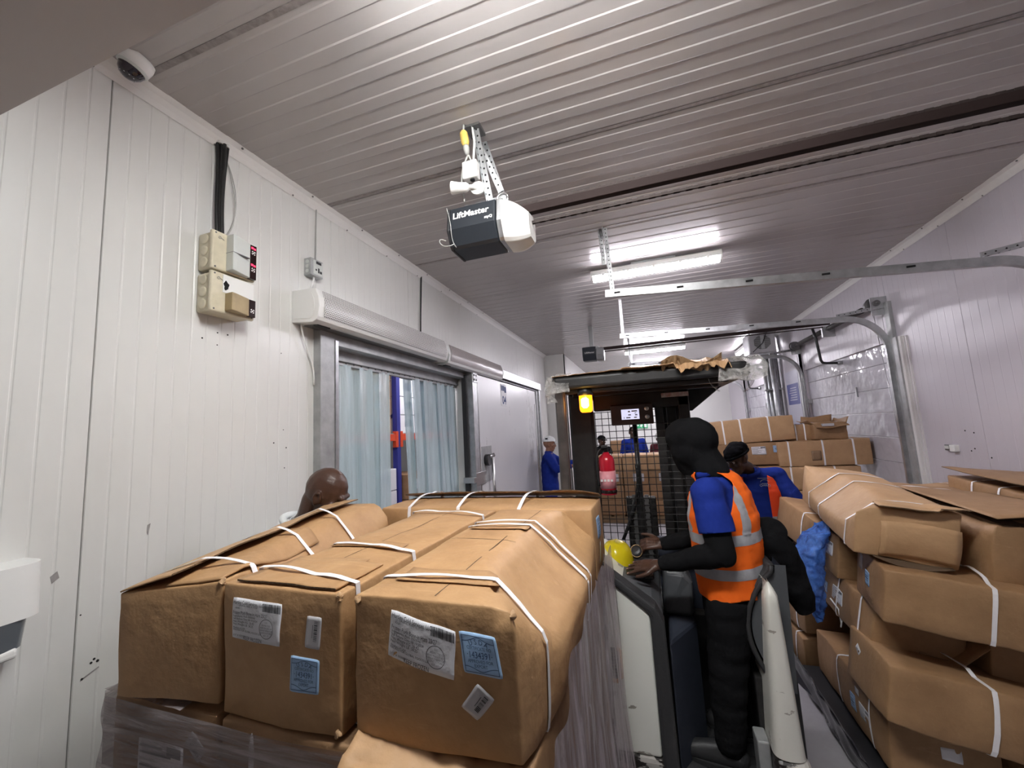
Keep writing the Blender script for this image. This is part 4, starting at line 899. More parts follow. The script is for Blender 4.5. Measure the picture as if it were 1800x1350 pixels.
    def usda(s, face, c, size=(.082, .076), ang=0., detail=2, shear=0.):
        o, pos = s.sheet('export_label', face, c, size, ang, 'label_blue', corner=.13, nu=10, nv=10, shear=shear); k = size[0] / .082; it = []
        fr = lambda t: .58 + .22 * math.exp(-((t) / .42) ** 2)
        top = [(t, fr(t)) for t in (-.86 + 1.72 * j / 24 for j in range(25))]
        it.append(('L', [(-.86, .86), (.86, .86), (.86, -.86), (-.86, -.86), (-.86, .86)], .0011 * k)); it.append(('L', top, .0011 * k)); it.append(('L', [(a, -b) for a, b in top], .0011 * k))
        if detail == 2:
            for ch, a in zip('USDA', (-.42, -.14, .14, .42)): it.append(('T', ch, a, .60 - .5 * a * a, .0125 * k, -a * .9))
            it += [('T', 'CERTIFICATE NO', 0, .30, .0085 * k, 0, False, .82), ('T', '·1434391·', 0, -.02, .0165 * k, 0, False, .86), ('T', 'APPROVED FOR', 0, -.32, .0088 * k, 0, False, .86), ('T', 'EXPORT', 0, -.54, .0088 * k, 0, False, .86)]
        else: it += [('B', -.5, .28, .5, .36), ('B', -.6, -.06, .6, .08), ('B', -.5, -.36, .5, -.28)]
        s.print(o, pos, size, it, 'print_navy')
    def barcode(s, face, c, size=(.075, .04), ang=0., curl=0., seed=3, m='label_grey'):
        o, pos = s.sheet('barcode_sticker', face, c, size, ang, m, corner=.2, nu=8, nv=6, curl=curl); rs_ = random.Random(seed); u = -.5; it = []
        while u < .72:
            wd = rs_.choice((.015, .03, .06)); it.append(('B', u, -.55, min(u + wd, .74), -.1)); u += wd + rs_.choice((.02, .035, .05))
        it.append(('B', -.3, .05, .5, .1)); s.print(o, pos, size, it, 'print_black', 'bars')
    def plain_label(s, name, face, c, size, ang=0., m='label_grey'): s.sheet(name, face, c, size, ang, m, corner=.1, nu=4, nv=4)
    def stamp(s, face, c, size=(.13, .05), ang=0.):
        """printed brown box of fine print on the carton"""
        def pos(u, v, o=.001):
            a = u * size[0] / 2; b = v * size[1] / 2; ca, sa = math.cos(ang), math.sin(ang); return s.on(face, c[0] + a * ca - b * sa, c[1] + a * sa + b * ca, .0009)
        it = [('L', [(-1, -1), (1, -1), (1, 1), (-1, 1), (-1, -1)], .0015)] + [('B', -.6, .55 - .28 * j, .85 - .1 * (j % 3), .66 - .28 * j) for j in range(5)] + [('L', [(-.9, .6), (-.75, -.2), (-.9, -.6)], .003)]
        s.print(s.t, pos, size, it, mat('stamp_brown', (.12, .065, .035), .7), 'printed_stamp')
    def flap(s, x0, x1, y0, y1, lift, hinge='left', m=None, name='flap', th=.0045, wav=.01, off=.0015, edge=True, z=None, drop=0.):
        """a lid flap lying on (or lifting off) the top; lift grows away from the hinge"""
        def pt(u, v):
            a = x0 + (x1 - x0) * u; b = y0 + (y1 - y0) * v
            f = {'left': u, 'right': 1 - u, 'front': v, 'back': 1 - v}[hinge]
            p = s.D((max(-s.w, min(s.w, a)), max(-s.l, min(s.l, b)), s.h)); p.x += a - max(-s.w, min(s.w, a)); p.y += b - max(-s.l, min(s.l, b))
            lf = lift(u, v) if callable(lift) else lift * f ** 1.4
            p.z += off + lf + wav * N3((a * 4, b * 4, s.seed), 1.) * f; return p
        o = MB().grid(lambda u, v: pt(u, v), 14, 18).build(name, m or s.m, s.t, solid=th)
        if edge:
            mb = MB(); n = 90; vs = []
            for i in range(n + 1):
                t_ = i / n; p = pt(1, t_) if hinge == 'left' else pt(0, t_) if hinge == 'right' else pt(t_, 1) if hinge == 'front' else pt(t_, 0)
                dirv = {'left': Vector((1, 0, 0)), 'right': Vector((-1, 0, 0)), 'front': Vector((0, 1, 0)), 'back': Vector((0, -1, 0))}[hinge]
                vs += [p + dirv * .0008 + Vector((0, 0, -th * .5)), p + dirv * .0008 + Vector((0, 0, th * .5)), p + dirv * .0009 + Vector((0, 0, th * .35 * (1 if i % 2 else -1)))]
            fs = [(i * 3, (i + 1) * 3, (i + 1) * 3 + 2, i * 3 + 2) for i in range(n) ] + [(i * 3 + 2, (i + 1) * 3 + 2, (i + 1) * 3 + 1, i * 3 + 1) for i in range(n)]
            mb.add(vs, fs).build('corrugated_edge', 'corr_edge', o)
        return o
    def seam(s, pts, wd=.0035, m='card_inside', name='seam'):
        """dark slit where two flaps meet"""
        mb = MB(); 
        for (a0, b0), (a1, b1) in zip(pts[:-1], pts[1:]):
            n = 8
            for k in range(n):
                p, q = (a0 + (a1 - a0) * k / n, b0 + (b1 - b0) * k / n), (a0 + (a1 - a0) * (k + 1) / n, b0 + (b1 - b0) * (k + 1) / n)
                d = Vector((q[0] - p[0], q[1] - p[1])).normalized(); e = Vector((-d.y, d.x)) * wd / 2
                mb.add([s.on('top', p[0] - e.x, p[1] - e.y, .0008), s.on('top', q[0] - e.x, q[1] - e.y, .0008), s.on('top', q[0] + e.x, q[1] + e.y, .0008), s.on('top', p[0] + e.x, p[1] + e.y, .0008)], [(0, 1, 2, 3)])
        mb.build(name, m, s.t, fixn=False)
    def slip(s, y, x0, x1, w=.07, m=None):
        """the paper slip the strap pins to the lid"""
        def fn(u, v):
            p = s.on('top', x0 + (x1 - x0) * u, y - w / 2 + w * v, .0022); p.z += .0025 * (abs(v - .5) * 2) ** 2; return p
        MB().grid(fn, 10, 4).build('edge_protector', m or s.m, s.t, solid=.0012)

FG = 'strapped cartons on top of the near load'
# A: left carton, lid flap gaping along a dark slit
def exA(s, p):
    f = (p.y + s.l) / (2 * s.l)
    if p.z > 0: p.z += (.055 * f + .03 * max(0, (p.x + s.w) / (2 * s.w)) * (1 - f) - .012 * (1 - f)) * (p.z / s.h)
    return p
A = Carton('strapped brown carton with blank end and gaping lid flap, leftmost of the near three', (-1.302, 1.235, 1.215), (.315, .93, .272), (0, 0, 9), 'card', 11, bulge=.006, r=.006, lump=.005, chamfer=((1, .085, -.40, .62, 1.),), extra=exA, group=FG)
A.flap(-.158, .0, -.468, .46, lambda u, v: .003 + .030 * u * (1 - .45 * v), 'left', 'card_pale', 'lid_flap', edge=True, wav=.006)
A.flap(-.02, .15, -.46, .0, lambda u, v: .004 + .004 * math.sin(v * 8), 'right', 'card', 'inner_flap', edge=True, wav=.004)
for y in (-.37, -.08, .16): A.strap(y, w=.016, slack=.006, skew=.1, over=lambda a: .038 * max(0, min(1, (a + .16) / .16)) if a < .01 else .008)
# B: middle carton with the full set of labels
B = Carton('strapped brown carton with white shipping label and blue export label, middle of the near three', (-.876, 1.285, 1.195), (.366, .97, .308), (0, 0, -.8), 'card', 5, bulge=.006, r=.006, chamfer=((-1, .04, -.35, .4, 1.),), group=FG)
B.shipping('front', (-.068, .073), (.158, .098), math.radians(-1.5)); B.barcode('front', (.107, .065), (.072, .042), math.radians(88), seed=4); B.usda('front', (.084, -.032), (.085, .077), math.radians(-2))
for y in (-.405, -.16, .36): B.strap(y, w=.016, slack=.005, skew=-.12, over=lambda a: .006)
B.slip(-.33, -.15, .10, .10); B.slip(-.14, -.14, .12, .06)
B.flap(-.15, .16, -.475, -.30, lambda u, v: .0015 + .004 * (1 - v), 'back', 'card', 'lid_flap', wav=.002)
B.seam([(0., -.46), (.01, .47)], .003)
# C: right carton with bulging, crushed near bottom and the long crushed shoulder
def exC(s, p):
    k = max(0, -p.z / s.h) ** 2 * max(0, -p.y / s.l) ** 8
    p.z += .018 * k * (p.x + s.w) / (2 * s.w)
    if p.x > 0: p.x += .030 * (p.x / s.w) ** 4 * max(0, min(1, (p.y + s.l) / .28)) ** .8      # the right side bellies out behind the front edge
    return p
C = Carton('strapped brown carton with skewed shipping label and tilted barcode sticker, rightmost of the near three', (-.474, 1.295, 1.195), (.384, .98, .305), (0, 0, 0), 'card', 3, bulge=.006, lump=.007, r=.006, chamfer=((1, .145, -.52, .66, .9),), extra=exC, group=FG)
C.shipping('front', (-.018, .068), (.162, .090), math.radians(-10.5), shear=-.15); C.usda('front', (.117, .062), (.082, .075), math.radians(-2), shear=-.22); C.barcode('front', (.107, -.03), (.064, .043), math.radians(52), curl=.0, seed=5)
for y in (-.365, .16, .225): C.strap(y, w=.016, slack=.003, skew=.06, over=lambda a: .003)
C.slip(-.355, -.15, .12, .085); C.slip(.15, -.17, .05, .10)
C.seam([(0., -.47), (.005, .47)], .003); C.seam([(-.19, -.02), (.05, -.03)], .0025)
# torn bottom flap under C, bulging towards the camera
def torn(u, v):
    x = -.655 + .365 * u; y = .80 - .055 * math.sin(math.pi * min(1, v * 1.15)) - .04 * v + .03 * u; z = 1.222 - .065 * v ** .8 - .05 * u * v - .03 * u + .016 * N3((u * 5, v * 4, 1), 1.) + .008 * N3((u * 13, v * 11, 1), 1.)
    return Vector((x, y, z))
torn_o = MB().grid(torn, 30, 22).build('torn_flap', 'card_pale', None, solid=.004)
torn_o.parent = C.t; torn_o.matrix_parent_inverse = (Matrix.Translation(C.t.location) @ Euler(C.t.rotation_euler).to_matrix().to_4x4()).inverted()
def tuft(K, x, y, z, r, seed):
    """split, frayed board at a carton corner"""
    def fn(u, v):
        a = 2 * math.pi * u; p = Vector((x + r * math.cos(a) * math.sin(math.pi * v), y + r * .8 * math.sin(a) * math.sin(math.pi * v), z + r * 1.2 * math.cos(math.pi * v))); return p + NV(p, 90., seed) * r * .75
    MB().grid(fn, 14, 10, smooth=False, closed_u=True).build('frayed_corner', 'card_pale', K.t)
tuft(B, .176, -.480, .296, .010, 1); tuft(B, .174, -.482, .008, .008, 2); tuft(C, -.186, -.486, .293, .008, 3); tuft(C, .187, -.485, .290, .007, 4); tuft(A, .15, -.460, .288, .008, 5); tuft(C, -.188, -.486, .010, .009, 7); tuft(C, .0, .485, .298, .009, 8)
# D: the crosswise carton behind, far flap lifted
Dc = Carton('strapped carton lying crosswise behind the near three with its dark flap raised', (-.775, 1.935, 1.215), (.325, 1.05, .290), (0, 0, 90), 'card', 21, bulge=.012, group=FG)
for y in (-.20 + .0, .10, .36): Dc.strap(y, w=.016, slack=.01, over=lambda a: .03 if a > .055 else .004)
Dc.flap(.06, .185, -.53, .53, lambda u, v: .004 + .030 * (1 - u), 'right', 'card_mid', 'lid_flap', wav=.010)
Dc.usda('front', (-.06, .05), (.08, .085)); Dc.plain_label('paper_tag', 'front', (-.05, -.06), (.03, .09))

# the wrapped lower load and its pallet
LOAD = 'cartons inside the wrapped lower load'
LYR = ('upper', 'middle', 'lower')
for j in range(3):
    for i, (x, nm) in enumerate(((-1.27, 'left'), (-.867, 'centre'), (-.464, 'right'))):
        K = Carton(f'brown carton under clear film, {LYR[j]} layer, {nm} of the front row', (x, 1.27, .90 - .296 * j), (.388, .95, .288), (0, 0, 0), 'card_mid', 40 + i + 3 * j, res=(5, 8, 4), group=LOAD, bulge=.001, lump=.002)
        if j == 0:
            if i == 0: K.shipping('front', (.0, -.01), (.17, .13), 0, 1); K.barcode('front', (.125, .065), (.062, .042), math.radians(-38), seed=8)
            if i == 1: K.strap(-.30); 
            if i == 1: K.sheet('loose_strap', 'front', (-.09, .0), (.016, .26), .0, 'strap')
        K.strap(.25)
    Carton(f'brown carton under clear film, {LYR[j]} layer, crosswise at the back', (-.867, 1.912, .90 - .296 * j), (.325, 1.18, .288), (0, 0, 90), 'card_mid', 60 + j, res=(5, 8, 4), group=LOAD).strap(.1)
pal = thing('pallet', 'wooden pallet under the wrapped load beside the fork truck', 'pallet', (-.835, 1.47, 0))
for k in range(7): MB().box((-1.46 + k * .187, .78, .13), (-1.36 + k * .187, 2.07, .15)).build('deck_board', 'pallet_wood', pal)
for y in (.84, 1.45, 2.01): MB().box((-1.46, y - .05, .022), (-.21, y + .05, .13)).build('stringer', 'pallet_wood', pal)
for x in (-1.41, -.835, -.26): MB().box((x - .05, .78, 0), (x + .05, 2.07, .022)).build('bottom_board', 'pallet_wood', pal)
fm = thing('stretch_film', 'clear stretch film wrapped around the lower cartons of the near load', 'plastic film', (-.835, 1.45, .2))
def film_side(name, p0, p1, z0, z1, nrm, m, nu, nv, amp, top=None, flare=0., seed=0, lean=0.):
    p0 = Vector(p0); p1 = Vector(p1); n = Vector(nrm)
    def fn(u, v):
        zt_ = z1 if top is None else top(u); z = z0 + (zt_ - z0) * v; p = p0.lerp(p1, u); q = Vector((p.x, p.y, z))
        a = NV(Vector((q.x * 2.0, q.y * 2.0, q.z * 16.)) if m == 'wrap' else Vector((q.x * 13., q.y * 13., q.z * 1.6)), 1., seed).x
        b = N3(q, 3., seed); return q + n * (.014 + amp * (.5 + a * .7) + .008 * b + flare * (1 - v) ** 1.3 + lean * max(0, v - .75))
    MB().grid(fn, nu, nv).build(name, m, fm)
film_side('front_film', (-1.475, .79, 0), (-.258, .79, 0), .12, 1.192, (0, -1, 0), 'wrap', 60, 90, .012, seed=1)
film_side('side_film', (-.246, .79, 0), (-.246, 2.075, 0), .12, 1.19, (1, 0, 0), 'wrap_side', 160, 44, .026, top=lambda u: 1.192 + .13 * min(1, u / .3) + .012 * math.sin(u * 40) - .1 * max(0, u - .5), flare=.05, seed=2)
film_side('back_film', (-.258, 2.062, 0), (-1.475, 2.062, 0), .12, 1.19, (0, 1, 0), 'wrap', 30, 40, .006, seed=3)
film_side('left_film', (-1.475, 2.075, 0), (-1.475, .79, 0), .12, 1.195, (-1, 0, 0), 'wrap', 30, 40, .012, seed=4)
MB().grid(lambda u, v: Vector((-1.48 + .30 * u, .778 + .30 * v, 1.197 + .006 * N3((u * 6, v * 6, 2), 1.) + .012 * (1 - u) * (1 - v))), 14, 14).build('top_film', 'wrap', fm)
# ------------------------------------------------------------------ slumped pile along the right wall
RP = 'strapped cartons in the slumped pile by the right wall'
def pile(label, c, d, rot, m='card_mid', seed=1, **k):
    """c is the centre of the carton; rot = (pitch, roll, yaw) in degrees"""
    R = Euler((math.radians(rot[0]), math.radians(rot[1]), math.radians(rot[2]))).to_matrix(); b = Vector(c) - R @ Vector((0, 0, d[2] / 2))
    return Carton(label, b, d, rot, m, seed, group=RP, **k)
def exE(s, p):
    f = max(0, -p.y / s.l) ** 3; p.z -= .015 * f * max(0, p.z / s.h) * (p.x < .1); return p
Ec = pile('long strapped carton with crushed shoulder and loose front flap on top of the right pile', (1.19, 3.02, 1.295), (.385, 1.10, .255), (3.6, 8.6, -6.2), 'card_pale', 71, chamfer=((-1, .16, -.62, .56, 1.),), extra=exE, lump=.009)
for y in (-.42, .06, .32): Ec.strap(y, w=.014, slack=.003)
Ec.stamp('front', (.10, -.075), (.11, .045), -.06)
Ec.flap(-.12, .205, -.60, -.45, lambda u, v: .010 + .01 * (1 - v) + .014 * u * (1 - v), 'back', 'card_pale', 'lid_flap', wav=.01)
def fl_e(u, v): return Vector((-.10 + .285 * u, -.557 - .02 * math.sin(v * 2.6), .012 + .17 * v + .01 * math.sin(u * 3)))
MB().grid(fl_e, 10, 8).build('end_flap', 'card_pale', Ec.t, solid=.004)
def fl_e2(u, v): return Vector((-.12 + .29 * u, -.54 - .03 * v, .006 - .03 * v * math.sin(math.pi * u)))
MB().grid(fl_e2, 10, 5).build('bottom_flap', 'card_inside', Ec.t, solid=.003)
Fc = pile('wide strapped carton with two labels on its end just below the long top carton', (1.45, 2.535, .945), (.39, .92, .245), (-8., 1., -98), 'card_mid', 72, lump=.009)
Fc.plain_label('paper_label', 'front', (-.10, .055), (.07, .075)); Fc.usda('front', (.02, .01), (.06, .07), 0, 1); Fc.stamp('front', (.03, -.085), (.12, .045)); Fc.strap(-.10, w=.016, slack=.02); Fc.strap(.3)
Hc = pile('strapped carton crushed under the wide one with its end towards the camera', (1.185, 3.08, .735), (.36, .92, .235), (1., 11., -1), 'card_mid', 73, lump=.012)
for y in (-.33, -.05, .25): Hc.strap(y, w=.014, slack=.01)
Hc.stamp('front', (.06, -.075), (.12, .04)); Hc.shipping('left', (.05, .0), (.14, .08), 0, 1); Hc.usda('left', (-.12, -.01), (.07, .07), 0, 1)
Ic = pile('wide carton with one small white tag and twisted strap in the right pile', (1.395, 2.585, .49), (.42, .93, .255), (-11., -2., -92), 'card_mid', 74, lump=.010)
Ic.barcode('front', (-.09, .045), (.05, .035), math.radians(-35), m='label_white'); Ic.strap(-.17, w=.018, slack=.03, skew=.25); Ic.strap(.3)
Jc = pile('carton with labels on its side at the foot of the right pile', (1.165, 2.965, .27), (.40, .92, .255), (-2., 4., -2), 'card_mid', 75, lump=.010)
Jc.shipping('left', (.24, -.01), (.11, .075), 0, 1); Jc.usda('left', (.10, -.02), (.07, .08), 0, 1); Jc.plain_label('paper_tag', 'left', (.16, .06), (.05, .035)); Jc.plain_label('paper_tag', 'front', (.02, .01), (.07, .05), 0, 'label_white'); Jc.strap(-.30); Jc.strap(.1)
Jc.plain_label('tape_strip', 'front', (.02, .10), (.11, .03), -.1)
Gc = pile('open carton with a raised dark lid flap leaning on the right pile top', (1.60, 2.90, 1.20), (.40, .92, .275), (4.8, 6.6, 1.4), 'card_mid', 76, lump=.010, chamfer=((-1, .05, -.5, .2, 1.),))
def fl_g(u, v): return Vector((-.21 + .44 * u, -.49 + .72 * v, .283 + (.03 + .085 * u) * (1 - v) ** 1.2 - .05 * (1 - v) * max(0, u - .75) + .012 * v))
MB().grid(fl_g, 12, 14).build('lid_flap', 'card_mid', Gc.t, solid=.005)
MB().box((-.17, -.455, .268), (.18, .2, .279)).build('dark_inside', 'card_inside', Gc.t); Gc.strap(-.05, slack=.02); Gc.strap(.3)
Kc = pile('crumpled carton with a torn corner flap wedged under the wide strapped carton', (1.56, 3.04, .70), (.40, .92, .25), (2, 6, 6), 'card_mid', 77, lump=.02)
def fl_k(u, v): return Vector((-.2 - .15 * v + .02 * u, -.46 + .16 * u, .16 - .14 * v + .02 * u))
MB().grid(fl_k, 6, 6).build('torn_flap', 'card_mid', Kc.t, solid=.004)
Lc = pile('carton end with white and blue labels showing under the long top carton', (1.165, 3.43, 1.02), (.385, .90, .245), (6, 9, 5), 'card_mid', 78, lump=.012)
Lc.shipping('left', (.32, .02), (.13, .085), 0, 1); Lc.usda('left', (.19, .03), (.075, .085), 0, 1); Lc.plain_label('paper_tag', 'left', (.27, -.06), (.055, .035), 0, 'label_white'); Lc.stamp('left', (.2, -.09), (.13, .05)); Lc.strap(0)
N1 = pile('closed carton with one strap behind the open one on the right pile', (1.80, 3.62, 1.17), (.38, .92, .26), (2, 2, -84), 'card_pale', 79); N1.strap(-.1); N1.strap(.2)
N2 = pile('carton with a lifted lid edge against the right wall', (2.13, 3.14, 1.23), (.42, .92, .27), (4, 0, 2), 'card_mid', 80); N2.strap(.05, slack=.01); N2.strap(.25, slack=.01)
N2.flap(-.24, .2, -.46, .45, lambda u, v: .012 + .045 * (1 - u), 'right', 'card_mid', 'lid_flap')
FILL = (('lower carton behind the small-tagged one in the right pile', (1.62, 3.06, .45), (.40, .9, .25), (0, 4, 2), 81), ('lowest carton against the right wall', (2.12, 2.75, .27), (.42, .9, .26), (0, 0, 1), 82),
        ('second-layer carton against the right wall', (2.13, 2.80, .55), (.42, .9, .26), (0, 2, -2), 83), ('third-layer carton against the right wall', (2.13, 2.86, .83), (.42, .9, .26), (0, 3, 2), 84), ('inner carton at the foot of the right pile', (1.62, 2.92, .26), (.40, .9, .24), (0, 0, 0), 85),
        ('carton low behind the labelled one in the right pile', (1.09, 3.74, .15), (.38, .42, .26), (0, 2, 4), 86), ('second carton from the floor behind the crushed strapped one', (1.10, 3.74, .44), (.36, .40, .26), (0, 3, 8), 87), ('inner carton under the one-strap carton', (1.75, 3.9, .86), (.4, .9, .26), (0, 0, -80), 88), ('inner carton on the floor behind the right pile', (1.75, 3.95, .55), (.4, .9, .26), (0, 0, -80), 89), ('floor carton behind the right pile', (1.75, 3.95, .27), (.4, .9, .26), (0, 0, -80), 90))
for lb, c, d, r, sd in FILL: pile(lb, c, d, r, 'card_mid', sd, res=(5, 8, 4)).strap(-.1)
p2 = thing('pallet', 'black pallet edge showing under the slumped right pile', 'pallet', (1.5, 3.3, 0))
MB().box((.88, 2.55, .10), (2.38, 3.5, .125)).build('deck', 'pallet_black', p2, bevel=.01)
for x in (.95, 1.6, 2.28): MB().box((x - .06, 2.57, 0), (x + .06, 3.48, .10)).build('runner', 'pallet_black', p2, bevel=.008)
MB().grid(lambda u, v: Vector((.872 - .02 * N3((u * 9, v * 3, 0), 1.) , 2.5 + 1.3 * u, .02 + .13 * v + .02 * N3((u * 12, v, 4), 1.))), 40, 6).build('film_rag', mat('black_film', (.02, .02, .024), .15, coat=.4), p2, solid=.001)

# ------------------------------------------------------------------ tall stack in front of the dock door
BP = 'strapped cartons in the tall stack by the dock door'
def back(label, c, d, rot, seed, m='card_pale', **k):
    R = Euler(tuple(math.radians(a) for a in rot)).to_matrix(); b = Vector(c) - R @ Vector((0, 0, d[2] / 2)); return Carton(label, b, d, rot, m, seed, group=BP, res=(6, 10, 5), **k)
M2 = back('long three-strapped carton level under the open-topped one by the dock door', (1.965, 5.95, 1.403), (.40, .93, .296), (.7, .5, -90.4), 91)
for y in (-.33, .02, .32): M2.strap(y, w=.018, slack=.001, skew=-.12)
M2.plain_label('tape_patch', 'right', (-.08, -.03), (.1, .12), 0, mat('tape_brown', (.30, .19, .11), .3))
M1 = back('long three-strapped carton topmost of the tall stack behind the hooded driver', (1.235, 5.99, 1.70), (.40, .95, .295), (2.6, 0, -87.1), 92)
for y in (-.30, -.10, .22): M1.strap(y, w=.018, slack=.001, skew=-.1)
M3 = back('carton with white and blue labels behind the black-capped worker', (1.17, 6.0, 1.41), (.42, .90, .27), (0, 0, -88), 93, 'card_mid')
M3.shipping('right', (.12, .04), (.16, .10), 0, 1); M3.usda('right', (.32, .055), (.08, .085), 0, 1)
M5 = back('strapped carton directly under the level three-strapped one', (1.85, 5.96, 1.11), (.40, .92, .27), (0, 0, -90), 94); M5.strap(-.22, w=.018, skew=-.12); M5.strap(.2, w=.018)
M6 = back('carton third from the top of the tall stack beside the worker', (1.15, 6.0, 1.12), (.42, .92, .27), (0, 0, -90), 95, 'card_mid'); M6.strap(.1)
for k in range(3):
    w_ = ('highest', 'middle', 'lowest')[k]
    back(f'lower carton of the tall stack on the right, {w_} of three', (1.86, 5.97, .83 - .275 * k), (.40, .92, .27), (0, 0, -90), 96 + k).strap(.1)
    back(f'lower carton of the tall stack on the left, {w_} of three', (1.17, 6.0, .83 - .275 * k), (.42, .92, .27), (0, 0, -90), 99 + k, 'card_mid').strap(.1)
M4 = back('open-topped crumpled carton with a label on top of the tall stack', (2.06, 5.95, 1.655), (.36, .34, .20), (0, 0, -88), 103, 'card_mid', lump=.016)
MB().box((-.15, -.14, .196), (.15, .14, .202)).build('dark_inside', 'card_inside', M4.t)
def flm(x0, x1, y0, y1, dx, dy, dz): return lambda u, v: Vector((x0 + (x1 - x0) * u + dx * v, y0 + (y1 - y0) * u + dy * v, .198 + dz * v + .012 * math.sin(u * 5 + v * 3)))
MB().grid(flm(-.18, -.18, -.17, .17, -.03, .02, .085), 8, 5).build('raised_flap', 'card_mid', M4.t, solid=.004); MB().grid(flm(.18, .18, -.17, .17, .07, .0, -.05), 8, 5).build('front_flap', 'card_mid', M4.t, solid=.004); MB().grid(flm(-.18, .18, .17, .17, .0, .03, .05), 8, 5).build('side_flap', 'card_mid', M4.t, solid=.004); MB().grid(flm(-.18, .18, -.17, -.17, .0, -.05, .03), 8, 5).build('side_flap', 'card_mid', M4.t, solid=.004)
MB().box((.198, -.1, .16), (.246, .02, .19), Matrix.Rotation(.0, 4, 'X')).build('paper_label', 'label_grey', M4.t)
M7 = back('dark crumpled carton between the two top cartons of the tall stack', (1.80, 6.02, 1.645), (.3, .26, .19), (0, 0, -100), 104, 'card_mid', lump=.016); M7.strap(-.03); M7.strap(.06)
p3 = thing('pallet', 'wooden pallet under the tall stack by the dock door', 'pallet', (1.5, 6, 0))
for k in range(6): MB().box((.72 + k * .28, 5.72, .12), (.92 + k * .28, 6.25, .142)).build('deck_board', 'pallet_wood', p3)
for y in (5.78, 6.0, 6.2): MB().box((.72, y - .05, 0), (2.32, y + .05, .12)).build('runner', 'pallet_wood', p3)

# small dark cartons on the floor between the truck and the right pile
SP = 'cartons on the floor beyond the fork truck'
for lb, c, d, rot, sd in (('brown floor carton seen past the truck post, nearer one', (1.10, 4.75, .14), (.4, .5, .3), (0, 0, 20), 110), ('brown floor carton seen past the truck post, upper one', (1.12, 4.72, .44), (.42, .6, .3), (0, 0, 8), 111), ('brown floor carton seen past the truck post under the worker', (1.05, 4.8, .74), (.42, .7, .28), (0, 0, -6), 112)):
    Carton(lb, c, d, rot, 'card_mid', sd, group=SP, res=(5, 8, 4)).strap(-.1)
# blue plastic bag of film slumped on the pile's left side
bg = thing('plastic_bag', 'translucent blue plastic bag hanging off the right pile', 'bag', (.93, 3.0, .8))
def bagf(u, v):
    a = 2 * math.pi * u; q = [(1.02, 3.14, 1.15, .05), (.96, 3.11, 1.13, .10), (.91, 3.08, 1.04, .115), (.88, 3.05, .93, .105), (.872, 3.03, .81, .08), (.885, 3.02, .70, .055), (.90, 3.02, .62, .02)]
    f = v * (len(q) - 1); i = min(int(f), len(q) - 2); f -= i; p = [q[i][k] * (1 - f) + q[i + 1][k] * f for k in range(4)]
    b = Vector((p[0] + p[3] * .75 * math.cos(a), p[1] + p[3] * math.sin(a), p[2] + p[3] * .45 * math.cos(a))); return b + NV(b, 14., 2) * .020 + NV(b, 34., 5) * .010
MB().grid(bagf, 60, 70, closed_u=True).build('bag_skin', 'bag_blue', bg)
MB().tube([(.96, 3.03, .75), (.985, 3.0, .70), (.99, 3.0, .62), (.985, 3.0, .60), (1.0, 2.98, .70)], .004, 6).build('loose_strap', 'strap', bg)
# ------------------------------------------------------------------ stand-on fork truck
tk = thing('fork_truck', 'white and black stand-on fork truck with mesh guard and overhead roof', 'forklift', (0, 2.6, 0))
Y0 = 2.10
MB().prism([(-.62, Y0, .345), (-.062, Y0, .345), (-.062, Y0, .955), (-.092, Y0, .985), (-.30, Y0, 1.145), (-.62, Y0, 1.20)], (0, .6, 0)).build('side_panel', 'truck_white', tk, bevel=.012, bseg=3)
MB().box((-.64, Y0 - .01, .08), (-.02, Y0 + .62, .345)).build('bumper', 'foot_black', tk, bevel=.02)
# rubber edge round the entry
eg = [(-.062, .10), (-.062, .955), (-.075, .975), (-.30, 1.15), (-.62, 1.205), (-.62, 1.235), (-.29, 1.185), (-.035, 1.0), (.0, .93), (.012, .10)]
MB().prism([(a, Y0 - .015, b) for a, b in eg], (0, .10, 0)).build('rubber_edge', 'rubber', tk, bevel=.018, bseg=3)
# console hood
co = [(-.62, 1.20), (-.62, 1.00), (-.02, .85), (.0, .97), (-.05, 1.03), (-.30, 1.12)]
MB().prism([(a, Y0 + .06, b - .02) for a, b in co], (0, .62, 0)).build('console', 'grey_plastic', tk, bevel=.035, bseg=4)
MB().box((-.27, 2.34, 1.03), (-.03, 2.66, 1.055), Matrix.Rotation(0, 4, 'X')).build('console_tray', 'black_plastic', tk, bevel=.02)
MB().prism([(.0, 2.50, .80), (.155, 2.48, .80), (.165, 2.48, .98), (.13, 2.5, 1.035), (.02, 2.5, 1.04)], (0, .2, 0)).build('knee_pad', 'grey_plastic', tk, bevel=.03, bseg=4)
MB().box((.0, 2.74, .20), (.62, 2.80, 1.15)).build('inner_wall', 'blue_grey', tk, bevel=.01)
MB().prism([(.012, 2.2, .12), (.012, 2.2, .80), (.16, 2.46, .80), (.16, 2.46, .12)], (.01, .30, 0)).build('inner_cover', 'blue_grey', tk, bevel=.02)
MB().box((-.02, Y0 + .02, .16), (.52, 2.76, .22)).build('step_floor', 'rubber', tk, bevel=.01)
MB().box((-.02, Y0 - .0, .08), (.52, Y0 + .03, .215)).build('step_edge', 'black_paint', tk, bevel=.008)
# round steering/drive knob
MB().lathe([(.0, 0), (.034, .0), (.04, .012), (.036, .028), (.02, .034), (0, .034)], (-.12, 2.58, 1.10), (-.15, -.75, .6), 22).build('control_knob', 'black_plastic', tk)
MB().tube([(-.12 + .032 * math.cos(a), 2.556 + .024 * math.sin(a), 1.118 + .028 * math.sin(a)) for a in (k * .4 for k in range(17))], .0028, 6).build('knob_ring', mat('brass', (.3, .2, .1), .35, .8), tk)
